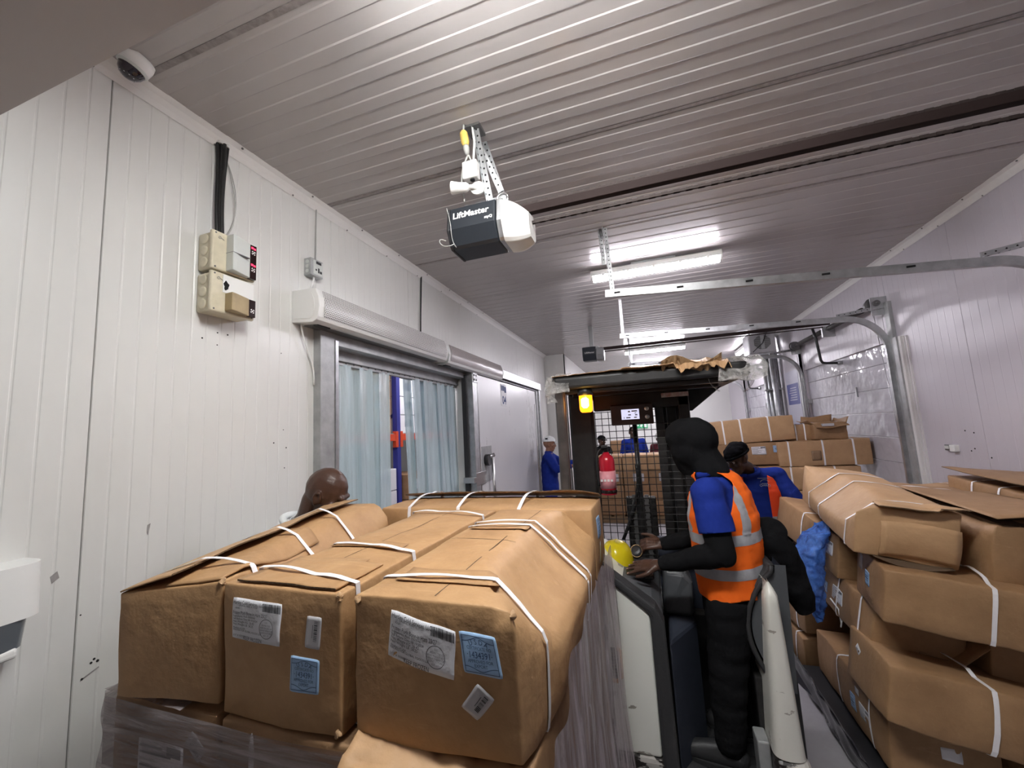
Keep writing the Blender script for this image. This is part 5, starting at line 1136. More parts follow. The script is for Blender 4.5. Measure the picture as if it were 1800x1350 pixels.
# vent with orange frame
vt = MB().box((-.33, Y0 - .006, .66), (-.222, Y0 + .01, .80)).build('vent', 'black_plastic', tk, bevel=.012)
MB().tube([(-.33, Y0 - .008, .655), (-.235, Y0 - .008, .655), (-.215, Y0 - .008, .675), (-.215, Y0 - .008, .79), (-.225, Y0 - .008, .802)], .009, 8).build('vent_frame', mat('vent_orange', (.55, .26, .06), .4), vt)
mb = MB()
for k in range(9): mb.bar((-.325, Y0 - .009, .665 + k * .014), (-.228, Y0 - .009, .672 + k * .014), .002, .003)
for k in range(7): mb.bar((-.322 + k * .015, Y0 - .009, .665), (-.318 + k * .015, Y0 - .009, .795), .002, .003)
mb.build('vent_mesh', 'steel_dark', vt)
# backrest pad and right post
def pad(u, v):
    z = .60 + .56 * v; x = .50 - .125 * math.sin(math.pi * min(1, v * 1.05)) ** .8 ; return Vector((x + .0 * u, 2.27 + .42 * u, z))
m_ = MB().grid(pad, 8, 20); m_.grid(lambda u, v: pad(u, v) + Vector((.10 - .06 * v, 0, 0)), 8, 20); m_.build('backrest_core', 'blue_grey', tk)
MB().grid(pad, 6, 20).build('backrest_pad', 'rubber', tk, solid=.03)
pf = [pad(0, k / 20) for k in range(21)] + [Vector((.56, 2.27, 1.16)), Vector((.545, 2.27, .60))]
MB().add(pf, [tuple(range(len(pf)))]).build('backrest_end', 'grey_plastic', tk)
MB().tube([pad(0, k / 20) + Vector((-.004, -.012, 0)) for k in range(21)], .011, 8).build('pad_piping', 'rubber', tk)
MB().box((.38, 2.30, .10), (.56, 2.76, .64)).build('seat_base', 'black_paint', tk, bevel=.01)
def post(u, v):
    a = math.pi * (1 - u); z = .40 + .72 * v; w0 = .062 - .036 * v; cx_ = .462 + .0 * v - .002; e = 1 - max(0, v - .93) / .07 * .85
    return Vector((cx_ + w0 * e * math.copysign(abs(math.cos(a)) ** .7, math.cos(a)) - .012 * (1 - v) + .012 * (1 - v) * 1.0, 2.19 - .055 * e * abs(math.sin(a)) ** .8, z - (1 - e) * .01))
m_ = MB().grid(post, 14, 24); m_.add([post(0, 0), post(1, 0), Vector((.524, 2.5, .4)), Vector((.40, 2.5, .4))], [(0, 1, 2, 3)]); m_.add([post(0, 0), post(0, 1), Vector((.44, 2.5, 1.1)), Vector((.40, 2.5, .4))], [(0, 1, 2, 3)]); m_.add([post(1, 0), post(1, 1), Vector((.48, 2.5, 1.1)), Vector((.524, 2.5, .4))], [(0, 1, 2, 3)])
m_.build('rear_post', 'truck_white_b', tk)
MB().box((.395, 2.128, .06), (.535, 2.55, .40)).build('post_foot', 'foot_black', tk, bevel=.03, bseg=3)
MB().box((.345, 2.2, .06), (.395, 2.3, .42)).build('post_plate', 'galv_dull', tk, bevel=.006)
for x in (-.45, .45): MB().cyl((x - .05, 2.9, .13), (x + .05, 2.9, .13), .13, n=24).cyl((x - .05, 3.5, .13), (x + .05, 3.5, .13), .13, n=24).build('wheel', 'rubber', tk)
MB().box((-.60, 2.7, .10), (.56, 3.35, .75)).build('chassis', 'black_paint', tk, bevel=.02)
# overhead guard
G0, G1, GZ = 2.66, 3.62, 2.155
gp_ = [(-.60, G0 + .03), (-.57, G0), (.57, G0), (.62, G0 + .05), (.60, G1), (-.58, G1)]
MB().prism([(a, b, GZ - .045) for a, b in gp_], (0, 0, .085)).build('roof_frame', 'black_paint', tk, bevel=.02, bseg=3)
MB().box((-.52, G0 + .06, GZ - .075), (.50, G0 + .11, GZ - .04)).box((-.52, G0 + .42, GZ - .075), (.5, G0 + .47, GZ - .04)).box((-.52, G1 - .14, GZ - .075), (.5, G1 - .09, GZ - .04)).build('roof_rib', mat('rib_glossy', (.03, .024, .022), .22), tk, bevel=.01)
MB().prism([(.30, G1 - .30, GZ - .06), (.56, G1 - .30, GZ - .05), (.34, G1 - .30, GZ - .22), (.28, G1 - .30, GZ - .22)], (0, .05, 0)).build('roof_gusset', 'black_paint', tk, bevel=.008)
MB().box((.12, 3.08, 2.035), (.30, 3.10, 2.065)).build('decal', mat('decal_red', (.3, .12, .1), .4, var=.8, vscale=30, vcol=(.5, .5, .5)), tk)
def pillar(x0, x1, y, zt_=2.13, zb_=.9): MB().prism([(x0, y - .04, zb_), (x1, y - .04, zb_), (x1, y + .04, zb_), (x0, y + .04, zb_)], (0, 0, zt_ - zb_)).build('roof_pillar', mat('pillar', (.05, .042, .04), .3, var=.5, vscale=9, vcol=(.1, .085, .08)), tk, bevel=.022, bseg=4)
pillar(-.572, -.505, 2.71); 
# side screen, mast and mesh guard
MB().box((-.57, 3.16, .75), (-.385, 3.24, 2.12)).build('mast_shroud', 'black_paint', tk, bevel=.02)
MB().box((-.40, 3.17, .75), (-.378, 3.20, 1.965)).build('mesh_frame', 'black_paint', tk, bevel=.003)
for x0, x1, y in ((.07, .13, 3.25), (.155, .22, 3.30), (.235, .31, 3.20)): MB().box((x0, y, .2), (x1, y + .07, 2.10)).build('mast_column', 'black_paint', tk, bevel=.006)
MB().box((.075, 3.40, .2), (.30, 3.42, 2.1)).build('mast_back', 'black_paint', tk)
MB().cyl((-.09, 3.33, .3), (-.09, 3.33, 2.1), .016).build('lift_cylinder', 'black_paint', tk)
MB().box((-.38, 3.2, 1.97), (.31, 3.25, 2.12)).build('mast_head', 'black_paint', tk, bevel=.01)
MB().box((-.20, 3.32, .55), (.02, 3.38, 1.30)).build('carriage', 'black_paint', tk, bevel=.01)
MB().tube(bez((-.10, 3.27, 1.55), (-.08, 3.26, 1.4), (-.12, 3.26, 1.25), (-.24, 3.24, 1.0), 14), .012).build('hose', 'wire_black', tk)
for xa in (-.155, -.065):
    ch = MB()
    for k in range(44): ch.box((xa + (.004 if k % 2 else 0), 3.285, .55 + k * .0175), (xa + .03 + (.004 if k % 2 else 0), 3.297, .5685 + k * .0175))
    ch.build('lift_chain', 'steel_dark', tk)
mh = MB(); mw = MB(); n = 0
for k in range(9): mh.cyl((-.375 + k * .051, 3.205, .80), (-.375 + k * .051, 3.205, 1.965), .0028, n=6)
for k in range(24): mw.cyl((-.378, 3.201, .81 + k * .05), (.07, 3.201, .81 + k * .05), .0028, n=6)
mh.build('mesh_upright_wires', 'black_paint', tk); mw.build('mesh_cross_wires', 'black_paint', tk)
mh = MB()
for k in range(22): mh.cyl((.07, 3.19, .80 + k * .05), (.31, 3.19, .80 + k * .05), .002, n=6)
mh.build('column_wires', 'steel_dark', tk)
# display
ds = MB().box((-.245, 3.10, 1.853), (.055, 3.17, 2.005)).build('display_housing', mat('housing_brown', (.03, .012, .008), .3), tk, bevel=.008)
MB().box((-.168, 3.094, 1.893), (-.042, 3.1, 1.967)).build('lit_screen', 'screen', ds)
it = MB()
for j, (a, b, c, d) in enumerate(((-.12, -.105, 1.945, 1.955), (-.095, -.055, 1.948, 1.957), (-.075, -.062, 1.935, 1.94), (-.12, -.10, 1.922, 1.93), (-.072, -.055, 1.92, 1.928), (-.135, -.105, 1.902, 1.910), (-.08, -.06, 1.902, 1.91), (-.152, -.148, 1.90, 1.912))): it.box((a, 3.0935, c), (b, 3.0945, d))
it.build('screen_print', 'print_grey', ds)
for z in (1.905, 1.965): MB().lathe([(.016, 0), (.016, .008), (.012, .011)], (.012, 3.10, z), (0, -1, 0), 16).build('button', 'steel', ds)
# beacon
MB().cyl((-.372, 2.735, 2.115), (-.372, 2.735, 2.065), .05, n=20).build('beacon_base', 'black_plastic', tk)
bo = MB().lathe([(.040, 0), (.044, .005), (.044, .09), (.04, .108), (.03, .116)], (-.372, 2.735, 2.068), (0, 0, -1), 24).build('beacon_lens', 'beacon_orange', tk)
MB().lathe([(.012, .02), (.026, .03), (.026, .075), (.012, .09)], (-.372, 2.69, 2.068), (0, 0, -1), 14).build('beacon_flash', 'beacon_core', bo)
# loads of the truck: hard hat, extinguisher, cardboard, film, jacket
hh = thing('hard_hat', 'yellow hard hat resting on the truck console', 'helmet', (-.235, 2.56, 1.05))
def hat(u, v):
    a = 2 * math.pi * u; f = v; r = .105 * math.cos(f * math.pi / 2) ** .72; z = .118 * math.sin(f * math.pi / 2); ridge = .007 * math.exp(-(math.cos(a) * 5) ** 2) * math.cos(f * 1.2)
    return Vector((-.235 + r * .92 * math.cos(a), 2.56 + r * 1.12 * math.sin(a), 1.055 + z + ridge))
MB().grid(hat, 48, 16, closed_u=True).build('shell', 'hat_yellow', hh)
MB().grid(lambda u, v: Vector((-.235 + (.096 + .022 * v) * .92 * math.cos(2 * math.pi * u), 2.56 + (.108 + (.02 + .03 * max(0, -math.sin(2 * math.pi * u))) * v) * 1.1 * math.sin(2 * math.pi * u), 1.055 - .012 * v)), 48, 3, closed_u=True).build('brim', 'hat_yellow', hh, solid=.004)
fe = thing('fire_extinguisher', 'red fire extinguisher with pale label fixed to the mesh guard', 'fire extinguisher', (-.305, 3.12, 1.34))
MB().lathe([(.05, 0), (.058, .004), (.058, .245), (.05, .275), (.025, .298), (.02, .31)], (-.305, 3.12, 1.352), (0, 0, 1), 26).build('cylinder', 'ext_red', fe)
MB().lathe([(.0592, 0), (.0592, .125)], (-.305, 3.12, 1.40), (0, 0, 1), 26).build('label_band', 'ext_label', fe)
for k in range(4): MB().box((-.352 + k * .024, 3.058, 1.452), (-.336 + k * .024, 3.063, 1.468)).build('pictogram', 'white_plastic', fe)
MB().lathe([(.0585, 0), (.061, .004), (.061, .02), (.0585, .024)], (-.305, 3.12, 1.365), (0, 0, 1), 26).build('foot_ring', 'panel_black', fe)
MB().cyl((-.305, 3.12, 1.66), (-.305, 3.12, 1.70), .018).box((-.33, 3.05, 1.695), (-.29, 3.13, 1.71)).build('valve', 'black_plastic', fe); MB().tube(bez((-.32, 3.11, 1.68), (-.39, 3.08, 1.72), (-.37, 3.06, 1.5), (-.365, 3.07, 1.42), 12), .009).build('hose', 'wire_black', fe)
cb_ = thing('cardboard_sheet', 'torn crumpled cardboard lying on the truck roof', 'cardboard', (.2, 2.85, GZ + .05))
def crump(u, v):
    x = -.12 + .62 * u; y = G0 - .02 + .42 * v; k = max(0, u - .42) * 1.7
    z = GZ + .052 + .012 * N3((u * 7, v * 6, 3), 1.) + k * (.045 * (1 + N3((u * 11, v * 9, 5), 1.)) * math.sin(math.pi * min(1, max(0, (u - .4) / .6)) ** .8))
    if v < .12 and u > .5: z -= (.12 - v) * (.45 + .5 * N3((u * 22, 1, 1), 1.))
    return Vector((x + .01 * N3((u * 9, v * 9, 8), 1.), y - (.03 * (1 + N3((u * 16, 2, 3), 1.)) if v < .1 else 0), z))
MB().grid(crump, 52, 26, smooth=False).build('sheet', 'card_pale', cb_, solid=.004)
def crump2(u, v): return Vector((.12 + .34 * u, G0 - .03 + .05 * v + .01 * N3((u * 20, v * 3, 4), 1.), GZ + .075 + .03 * math.sin(u * 7) - .07 * v * (1 + .8 * N3((u * 15, 0, 0), 1.))))
MB().grid(crump2, 44, 6, smooth=False).build('torn_edge', 'card_raw', cb_, solid=.003)
def flat(u, v): return Vector((-.58 + .55 * u, G0 + .0 + .3 * v, GZ + .047 + .006 * N3((u * 12, v * 5, 2), 1.) + .01 * u))
MB().grid(flat, 30, 10).build('flat_sheet', 'card_pale', cb_, solid=.003)
fw = thing('film_wrapping', 'clear plastic film taped round the corners of the truck roof', 'plastic film', (0, 2.7, GZ))
def corner_film(x0, sx):
    def fn(u, v):
        a = v * 3.4 - .3; q = Vector((x0 + sx * (.02 + .16 * u), G0 - .02 + .25 * v * 0, GZ)); r = .075
        p = Vector((x0 + sx * .17 * u, G0 + .05 - .085 * math.cos(a * .8) , GZ + .0 + r * math.sin(a - 1.2))); return p + NV(p, 12., 3) * .022
    MB().grid(fn, 22, 26).build('film_corner', 'film_clear', fw)
corner_film(-.63, 1); corner_film(.42, 1); corner_film(.52, 1)
def tail(u, v): p = Vector((-.62 + .06 * u, G0 - .01 + .02 * v, GZ + .03 - .16 * v)); return p + NV(p, 14., 6) * .025
MB().grid(tail, 8, 18).build('film_tail', 'film_clear', fw)
def loop(u, v): a = math.pi * (v * 1.6 - .35); p = Vector((.50 + .12 * math.cos(a) + .03 * u, G0 + .02 + .1 * u, GZ - .04 + .11 * math.sin(a))); return p + NV(p, 9., 9) * .015
MB().grid(loop, 6, 30).build('film_loop', 'film_clear', fw)
# ------------------------------------------------------------------ people: continuous bodies grown from joints, clothes as shells over them
def cap(p0, p1, r0, r1=None): return ('c', Vector(p0), Vector(p1), r0, r0 if r1 is None else r1)
def ell(c, r, R=None): return ('e', Vector(c), Vector(r), R)
def chainc(pts, rr): return [cap(pts[i], pts[i + 1], rr[i], rr[i + 1]) for i in range(len(pts) - 1)]
def blob(prims, voxel=.01, smooth=4, wrinkle=None):
    """union of tapered capsules and ellipsoids as one smooth skin -> (verts, normals, triangles)"""
    mb = MB()
    for p in prims:
        if p[0] == 'c':
            _, a, b, r0, r1 = p; d = b - a; L_ = max(d.length, 1e-5); prof = []
            for k in range(5): t = -math.pi / 2 + math.pi / 2 * k / 4; prof.append((max(r0 * math.cos(t), 1e-4), r0 * math.sin(t)))
            for k in range(5): t = math.pi / 2 * k / 4; prof.append((max(r1 * math.cos(t), 1e-4), L_ + r1 * math.sin(t)))
            mb.lathe(prof, a, d if d.length > 1e-5 else (0, 0, 1), 14)
        else:
            _, c, r, R = p; R = R or Matrix.Identity(3); n = 14; m = 9; vs = []
            for i in range(m + 1):
                t = -math.pi / 2 + math.pi * i / m
                for k in range(n): vs.append(c + R @ Vector((r.x * max(math.cos(t), 1e-4) * math.cos(2 * math.pi * k / n), r.y * max(math.cos(t), 1e-4) * math.sin(2 * math.pi * k / n), r.z * math.sin(t))))
            fs = [(i * n + k, i * n + (k + 1) % n, (i + 1) * n + (k + 1) % n, (i + 1) * n + k) for i in range(m) for k in range(n)]; fs += [tuple(reversed(range(n))), tuple(m * n + k for k in range(n))]; mb.add(vs, fs)
    me = bpy.data.meshes.new('blob'); me.from_pydata(mb.v, [], mb.f); bm = bmesh.new(); bm.from_mesh(me); bmesh.ops.recalc_face_normals(bm, faces=bm.faces); bm.to_mesh(me); bm.free()
    o = bpy.data.objects.new('blob', me); COL.objects.link(o); md = o.modifiers.new('r', 'REMESH'); md.mode = 'VOXEL'; md.voxel_size = voxel; md.use_smooth_shade = True
    ms = o.modifiers.new('s', 'SMOOTH'); ms.iterations = smooth; ms.factor = .5
    dg = bpy.context.evaluated_depsgraph_get(); e = bpy.data.meshes.new_from_object(o.evaluated_get(dg)); e.calc_loop_triangles()
    V = [v.co.copy() for v in e.vertices]; N = [v.normal.copy() for v in e.vertices]; F = [tuple(t.vertices) for t in e.loop_triangles]
    bpy.data.objects.remove(o); bpy.data.meshes.remove(me); bpy.data.meshes.remove(e)
    if wrinkle:
        amp, sc3, seed = wrinkle
        V = [v + n * amp * (N3((v.x * sc3[0], v.y * sc3[1], v.z * sc3[2]), 1., seed) + .5 * N3((v.x * sc3[0] * 2.3, v.y * sc3[1] * 2.3, v.z * sc3[2] * 2.3), 1., seed + 3)) for v, n in zip(V, N)]
    return V, N, F
def clip(M, g):
    """keep the part of a triangle mesh where g(point) <= 0, cutting triangles cleanly"""
    V, N, F = M; G = [g(v) for v in V]; nv = []; nn = []; nf = []; mp = {}; ec = {}
    def keep(i):
        if i not in mp: mp[i] = len(nv); nv.append(V[i]); nn.append(N[i])
        return mp[i]
    def cut(i, j):
        k = (min(i, j), max(i, j))
        if k not in ec:
            a, b = k; t = G[a] / (G[a] - G[b]); ec[k] = len(nv); nv.append(V[a].lerp(V[b], t)); nn.append(N[a].lerp(N[b], t))
        return ec[k]
    for f in F:
        poly = []
        for a, b in zip(f, f[1:] + f[:1]):
            if G[a] <= 0: poly.append(keep(a))
            if (G[a] <= 0) != (G[b] <= 0): poly.append(cut(a, b))
        if len(poly) == 3: nf.append(tuple(poly))
        elif len(poly) == 4: nf += [tuple(poly[:3]), (poly[0], poly[2], poly[3])]
    return nv, nn, nf
def puff(M, d): return [v + n * d for v, n in zip(M[0], M[1])], M[1], M[2]
def put(name, M, material, parent, solid=0.):
    mb = MB(); mb.add(M[0], M[2], True); return mb.build(name, material, parent, solid=solid, fixn=False)
def head(c, f, u, s=1., ears=True):
    c = Vector(c); f = Vector(f).normalized(); u = Vector(u); u = (u - f * u.dot(f)).normalized(); r = f.cross(u); R = Matrix((r, f, u)).transposed(); q = lambda a, b, d: c + (r * a + f * b + u * d) * s
    P = [ell(q(0, -.008, .022), (.077 * s, .098 * s, .098 * s), R), ell(q(0, .03, -.045), (.058 * s, .066 * s, .072 * s), R), cap(q(-.022, .062, -.098), q(.022, .062, -.098), .024 * s), cap(q(0, .094, .014), q(0, .112, -.026), .008 * s, .0125 * s), cap(q(-.014, .10, -.034), q(.014, .10, -.034), .009 * s),
         cap(q(-.034, .085, .026), q(.034, .085, .026), .013 * s), cap(q(-.018, .092, -.06), q(.018, .092, -.06), .009 * s), cap(q(-.018, .089, -.073), q(.018, .089, -.073), .009 * s), ell(q(.045, .06, -.02), (.022 * s, .025 * s, .024 * s), R), ell(q(-.045, .06, -.02), (.022 * s, .025 * s, .024 * s), R)]
    if ears:
        for k in (-1, 1):
            P += chainc([q(k * .073, .012, -.025), q(k * .083, .014, .0), q(k * .088, .004, .022), q(k * .089, -.014, .018), q(k * .086, -.016, -.01), q(k * .078, .0, -.034)], [.008 * s, .006 * s, .006 * s, .006 * s, .006 * s, .009 * s]); P.append(ell(q(k * .075, -.004, -.008), (.008 * s, .017 * s, .024 * s), R))
    return P, q
def eyes(q, parent, s=1.):
    for k in (-1, 1):
        MB().lathe([(.001, -.011 * s), (.008 * s, -.008 * s), (.011 * s, 0), (.008 * s, .008 * s), (.001, .011 * s)], q(k * .032, .083, .004), (0, 0, 1), 10).build('eye', mat('eye_white', (.55, .5, .48), .2), parent)
        MB().cyl(q(k * .032, .093, .004), q(k * .032, .0955, .004), .005 * s, n=10).build('iris', mat('iris', (.02, .012, .008), .1), parent)
def hand(w, d, up, side, curl=(.25, .3, .35, .4), s=1., spread=.06, thumb=.5):
    """palm and five fingers; d towards the fingertips, up = back of the hand, side = +1/-1 thumb side along d x up"""
    w = Vector(w); d = Vector(d).normalized(); up = Vector(up); up = (up - d * up.dot(d)).normalized(); r = d.cross(up) * side; P = []; nails = []
    P.append(cap(w - d * .02, w + d * .02, .027 * s, .026 * s))
    for k in range(4):
        o = (.030 - .020 * k) * s; b = w + d * .088 * s + r * o - up * .002 * abs(k - 1.2); P.append(cap(w + d * .015 + r * o * .6, b, .0165 * s, .0125 * s))
        a = curl[k]; dd = (d + r * (spread * (1.4 - k))).normalized(); p = b
        for j, (l, rr) in enumerate(zip([x * s * (.92, 1., .95, .78)[k] for x in (.042, .027, .021)], (.0098, .0088, .0078))):
            ang = a * (.8, 1.1, .8)[j]; ax_ = dd.cross(up).normalized(); rot = Matrix.Rotation(-ang, 3, ax_); dd = (rot @ dd).normalized(); q2 = p + dd * l; P.append(cap(p, q2, rr * s, rr * s * .93)); p = q2
        un = dd.cross(r * side if False else r).normalized(); un = un if un.dot(up) > 0 else -un; nails.append((p - dd * .004 * s + un * .0062 * s, dd, un))
    tb = w + d * .03 * s + r * .028 * s; t1 = tb + (d * .7 + r * .75 - up * .25 * thumb).normalized() * .040 * s; t2 = t1 + (d * .95 + r * .35 - up * .2 * thumb).normalized() * .032 * s; t3 = t2 + (d * 1. + r * .1 - up * .2 * thumb).normalized() * .026 * s
    P += chainc([w + d * .012 + r * .012, tb, t1, t2, t3], [.018 * s, .0165 * s, .0125 * s, .0105 * s, .009 * s])
    return P, nails
def build_nails(nails, parent):
    for p, d, u in nails:
        r = d.cross(u).normalized(); MB().grid(lambda a, b: p + d * (.011 * (a - .5)) + r * (.0085 * (b - .5)) + u * (.0012 - .008 * (b - .5) ** 2 * 20 * .05), 4, 4).build('fingernail', 'nail', parent, solid=.0008)
def torso(rings, lat, fwd):
    """rings: (centre, half width, half depth) from hip to neck, filled with overlapping discs"""
    lat = Vector(lat).normalized(); fwd = Vector(fwd).normalized(); R = Matrix((lat, fwd, lat.cross(fwd))).transposed(); P = []
    for (c0, a0, b0), (c1, a1, b1) in zip(rings[:-1], rings[1:]):
        c0 = Vector(c0); c1 = Vector(c1); n = max(1, int((c1 - c0).length / .03))
        for k in range(n + 1): t = k / n; P.append(ell(c0.lerp(c1, t), (a0 + (a1 - a0) * t, b0 + (b1 - b0) * t, .05), R))
    return P
def leg(hip, knee, ank, toe, k=1.): return [cap(hip, knee, .085 * k, .058 * k), cap(knee, ank, .056 * k, .038 * k), cap(ank, Vector(ank) + (Vector(toe) - Vector(ank)) * .3 + Vector((0, 0, -.03)), .04, .04), cap(Vector(ank) + Vector((0, 0, -.035)), toe, .042, .034)]
def infl(P, d): return [(p[0], p[1], p[2], p[3] + d, p[4] + d) if p[0] == 'c' else ('e', p[1], p[2] + Vector((d, d, d * .5)), p[3]) for p in P]
def boot(name, an, to, parent):
    an = Vector(an); to = Vector(to); d = (to - an); d.z = 0; d.normalize(); base = Vector((an.x, an.y, to.z - .035))
    M = blob([cap(an + Vector((0, 0, .04)), base + Vector((0, 0, .05)), .052, .05), cap(base + Vector((0, 0, .045)) - d * .03, base + d * .17 + Vector((0, 0, .035)), .05, .042), cap(base + d * .05 + Vector((0, 0, .06)), base + d * .15 + Vector((0, 0, .045)), .04, .036)], .009, 3)
    M = clip(M, lambda p: base.z - .002 - p.z); put(name, M, 'boot', parent)
    r = Vector((-d.y, d.x, 0)); n = 20; pl = [base + d * (.065 + .15 * math.cos(a)) + r * (.052 * math.sin(a)) for a in (2 * math.pi * k / n for k in range(n))]
    MB().prism(pl, (0, 0, .018)).build('sole', 'rubber', parent)

# ---- the driver
pd = thing('person', 'driver in black hood and orange safety vest standing in the fork truck', 'person', (.33, 2.4, .22))
fw_ = Vector((-.93, .37, 0)); lt = Vector((-.37, -.93, 0)); up_ = Vector((0, 0, 1))
pel = Vector((.345, 2.42, .95)); che = Vector((.335, 2.42, 1.36)); nk = Vector((.29, 2.43, 1.575)); hd = Vector((.235, 2.455, 1.735))
shL = che + lt * .185 + Vector((-.01, 0, .135)); shR = che - lt * .185 + Vector((-.03, 0, .135)); elL = Vector((.285, 2.19, 1.225)); wrL = Vector((.012, 2.285, 1.135)); elR = Vector((.30, 2.66, 1.20)); wrR = Vector((.03, 2.60, 1.15))
hpL = pel + lt * .09; hpR = pel - lt * .09; knL = Vector((.265, 2.31, .60)); anL = Vector((.245, 2.31, .315)); toL = Vector((.09, 2.33, .258)); knR = Vector((.36, 2.50, .60)); anR = Vector((.37, 2.53, .315)); toR = Vector((.22, 2.57, .258))
hp_, hq = head(hd, (-.85, .45, -.28), (-.2, .05, 1)); HL, nL = hand(wrL + Vector((-.01, .003, -.004)), (-.93, .28, -.16), (.0, -.42, .9), -1, (.10, .08, .10, .14), 1.0, spread=.13); HR, nR = hand(wrR, (-.85, .0, .02), (.2, -.6, .75), 1, (.7, .75, .8, .85), 1.0)
bodyP = hp_ + [cap(nk - up_ * .03, hd - up_ * .06, .058, .054)] + torso([(pel - up_ * .06, .15, .11), (pel.lerp(che, .5), .135, .10), (che, .165, .11), (che + up_ * .12, .15, .09), (nk, .06, .055)], lt, fw_)
bodyP += [cap(shL, elL, .05, .04), cap(elL, wrL, .04, .027), cap(shR, elR, .05, .04), cap(elR, wrR, .04, .027), cap(che + up_ * .13, shL, .06, .05), cap(che + up_ * .13, shR, .06, .05)] + leg(hpL, knL, anL, toL) + leg(hpR, knR, anR, toR) + HL + HR
bd = put('body', blob(bodyP, .0055, 2), 'skin_dark', pd); build_nails(nL + nR, bd)
tr_ = [(pel - up_ * .10, .165, .135), (pel, .17, .14), (pel.lerp(che, .45), .168, .145), (che, .185, .15), (che + up_ * .10, .175, .125), (che + up_ * .17, .12, .09), (nk - up_ * .01, .075, .07)]
TP = torso(tr_, lt, fw_)
shirt = blob(TP + [cap(che + up_ * .12, shL - lt * .02, .08, .075), cap(che + up_ * .12, shR + lt * .02, .08, .075), cap(shL, shL.lerp(elL, .66), .078, .082), cap(shR, shR.lerp(elR, .66), .078, .08)], .011, 4, (.007, (7, 7, 12), 2))
aL = (elL - shL).normalized(); aR = (elR - shR).normalized()
shirt = clip(shirt, lambda p: max(p.z - 1.60, .99 - p.z)); shirt = clip(shirt, lambda p: (p - shL.lerp(elL, .66)).dot(aL) if (p - che).dot(lt) > .13 and p.z < shL.z + .03 else -1); put('shirt', shirt, 'cloth_blue', pd, .003)
MB().tube([nk + Vector((-.015, 0, -.012 + .02 * math.cos(a - .4))) + lt * (.078 * math.sin(a)) - fw_ * (.080 * math.cos(a)) for a in (-1.75 + 3.5 * k / 28 for k in range(29))], .019, 8).build('collar', 'cloth_blue', pd)
slv = lambda s_, e_, w_, sd: put('hoodie_sleeve', blob([cap(s_.lerp(e_, .5), e_, .066, .058), cap(e_, w_.lerp(e_, .12), .060, .043), cap(w_.lerp(e_, .14), w_.lerp(e_, .03), .038, .038)], .009, 3, (.008, (14, 14, 9), sd)), 'cloth_black', pd)
slv(shL, elL, wrL, 1); slv(shR, elR, wrR, 2)
trou = blob(torso([(pel - up_ * .10, .172, .15), (pel + up_ * .07, .165, .14)], lt, fw_) + [cap(hpL - up_ * .02, knL, .108, .085), cap(knL, anL - up_ * .0, .085, .068), cap(hpR - up_ * .02, knR, .105, .085), cap(knR, anR, .085, .068)], .011, 4, (.010, (5, 5, 15), 4))
put('trousers', clip(trou, lambda p: .285 - p.z), 'cloth_black2', pd)
boot('boot', anL, toL, pd); boot('boot', anR, toR, pd)
# hood: shell open at the face
hf = Vector((-.86, .42, -.2)).normalized()
hb = blob([ell(hd + Vector((.018, -.005, .022)), (.112, .112, .114)), ell(hd + Vector((-.025, .012, .03)), (.112, .112, .108)), ell(hd + Vector((-.062, .03, .03)), (.085, .10, .088)), cap(hd + Vector((-.05, -.06, .05)), hd + Vector((-.115, .0, .03)), .045, .035), ell(hd + Vector((-.02, 0, -.05)), (.105, .108, .10)), cap(hd + Vector((.02, 0, -.06)), nk + Vector((.02, -.01, -.0)), .098, .088), cap(hd + Vector((-.04, .0, -.08)), nk + Vector((-.045, .02, .0)), .075, .06)], .010, 9, (.009, (11, 11, 7), 7))
hb = clip(hb, lambda p: max((p - (hd + hf * .105)).dot(hf), 1.565 - p.z)); put('hood', hb, 'cloth_black', pd, .006)
# vest
def vl(p): d = p - che; return d.dot(lt), d.dot(fw_), p.z
vest0 = blob(infl(TP, .022) + [cap(che + up_ * .14 + lt * .12, che + up_ * .155 - lt * .12, .085, .085)], .0095, 5, (.006, (8, 8, 11), 9))
def arm_hole(p):
    s_, d_, z_ = vl(p); k = abs(s_) - .085; e = 1 - ((d_ - .005) / .098) ** 2 - ((z_ - 1.475) / (.165 if z_ < 1.475 else .2)) ** 2
    return min(k * 8, e)
vest0 = clip(vest0, lambda p: max(.985 + .012 * math.sin(p.x * 20) - p.z, p.z - 1.60)); vest0 = clip(vest0, arm_hole)
vest0 = clip(vest0, lambda p: .078 ** 2 - ((p - (nk + fw_ * .02)).x ** 2 + (p - (nk + fw_ * .02)).y ** 2) if p.z > 1.5 else -1)
vs_ = put('safety_vest', vest0, 'orange', pd, .004)
for z0, z1 in ((1.245, 1.295), (1.085, 1.135)): put('reflective_band', puff(clip(vest0, lambda p: max(z0 - p.z + .05 * (p.x - .33), p.z - z1 - .05 * (p.x - .33))), .0035), 'reflective', vs_)
for sd in (-1, 1):
    for fd in (-1, 1): put('shoulder_band', puff(clip(vest0, lambda p: max(abs(vl(p)[0] * sd - .118) - .022, 1.29 - p.z, -fd * vl(p)[1])), .0035), 'reflective', vs_)
put('edge_binding', puff(clip(clip(vest0, lambda p: -arm_hole(p) - .10 if abs(vl(p)[0]) > .08 else 1), lambda p: 1.30 - p.z), .002), 'orange_red', vs_)

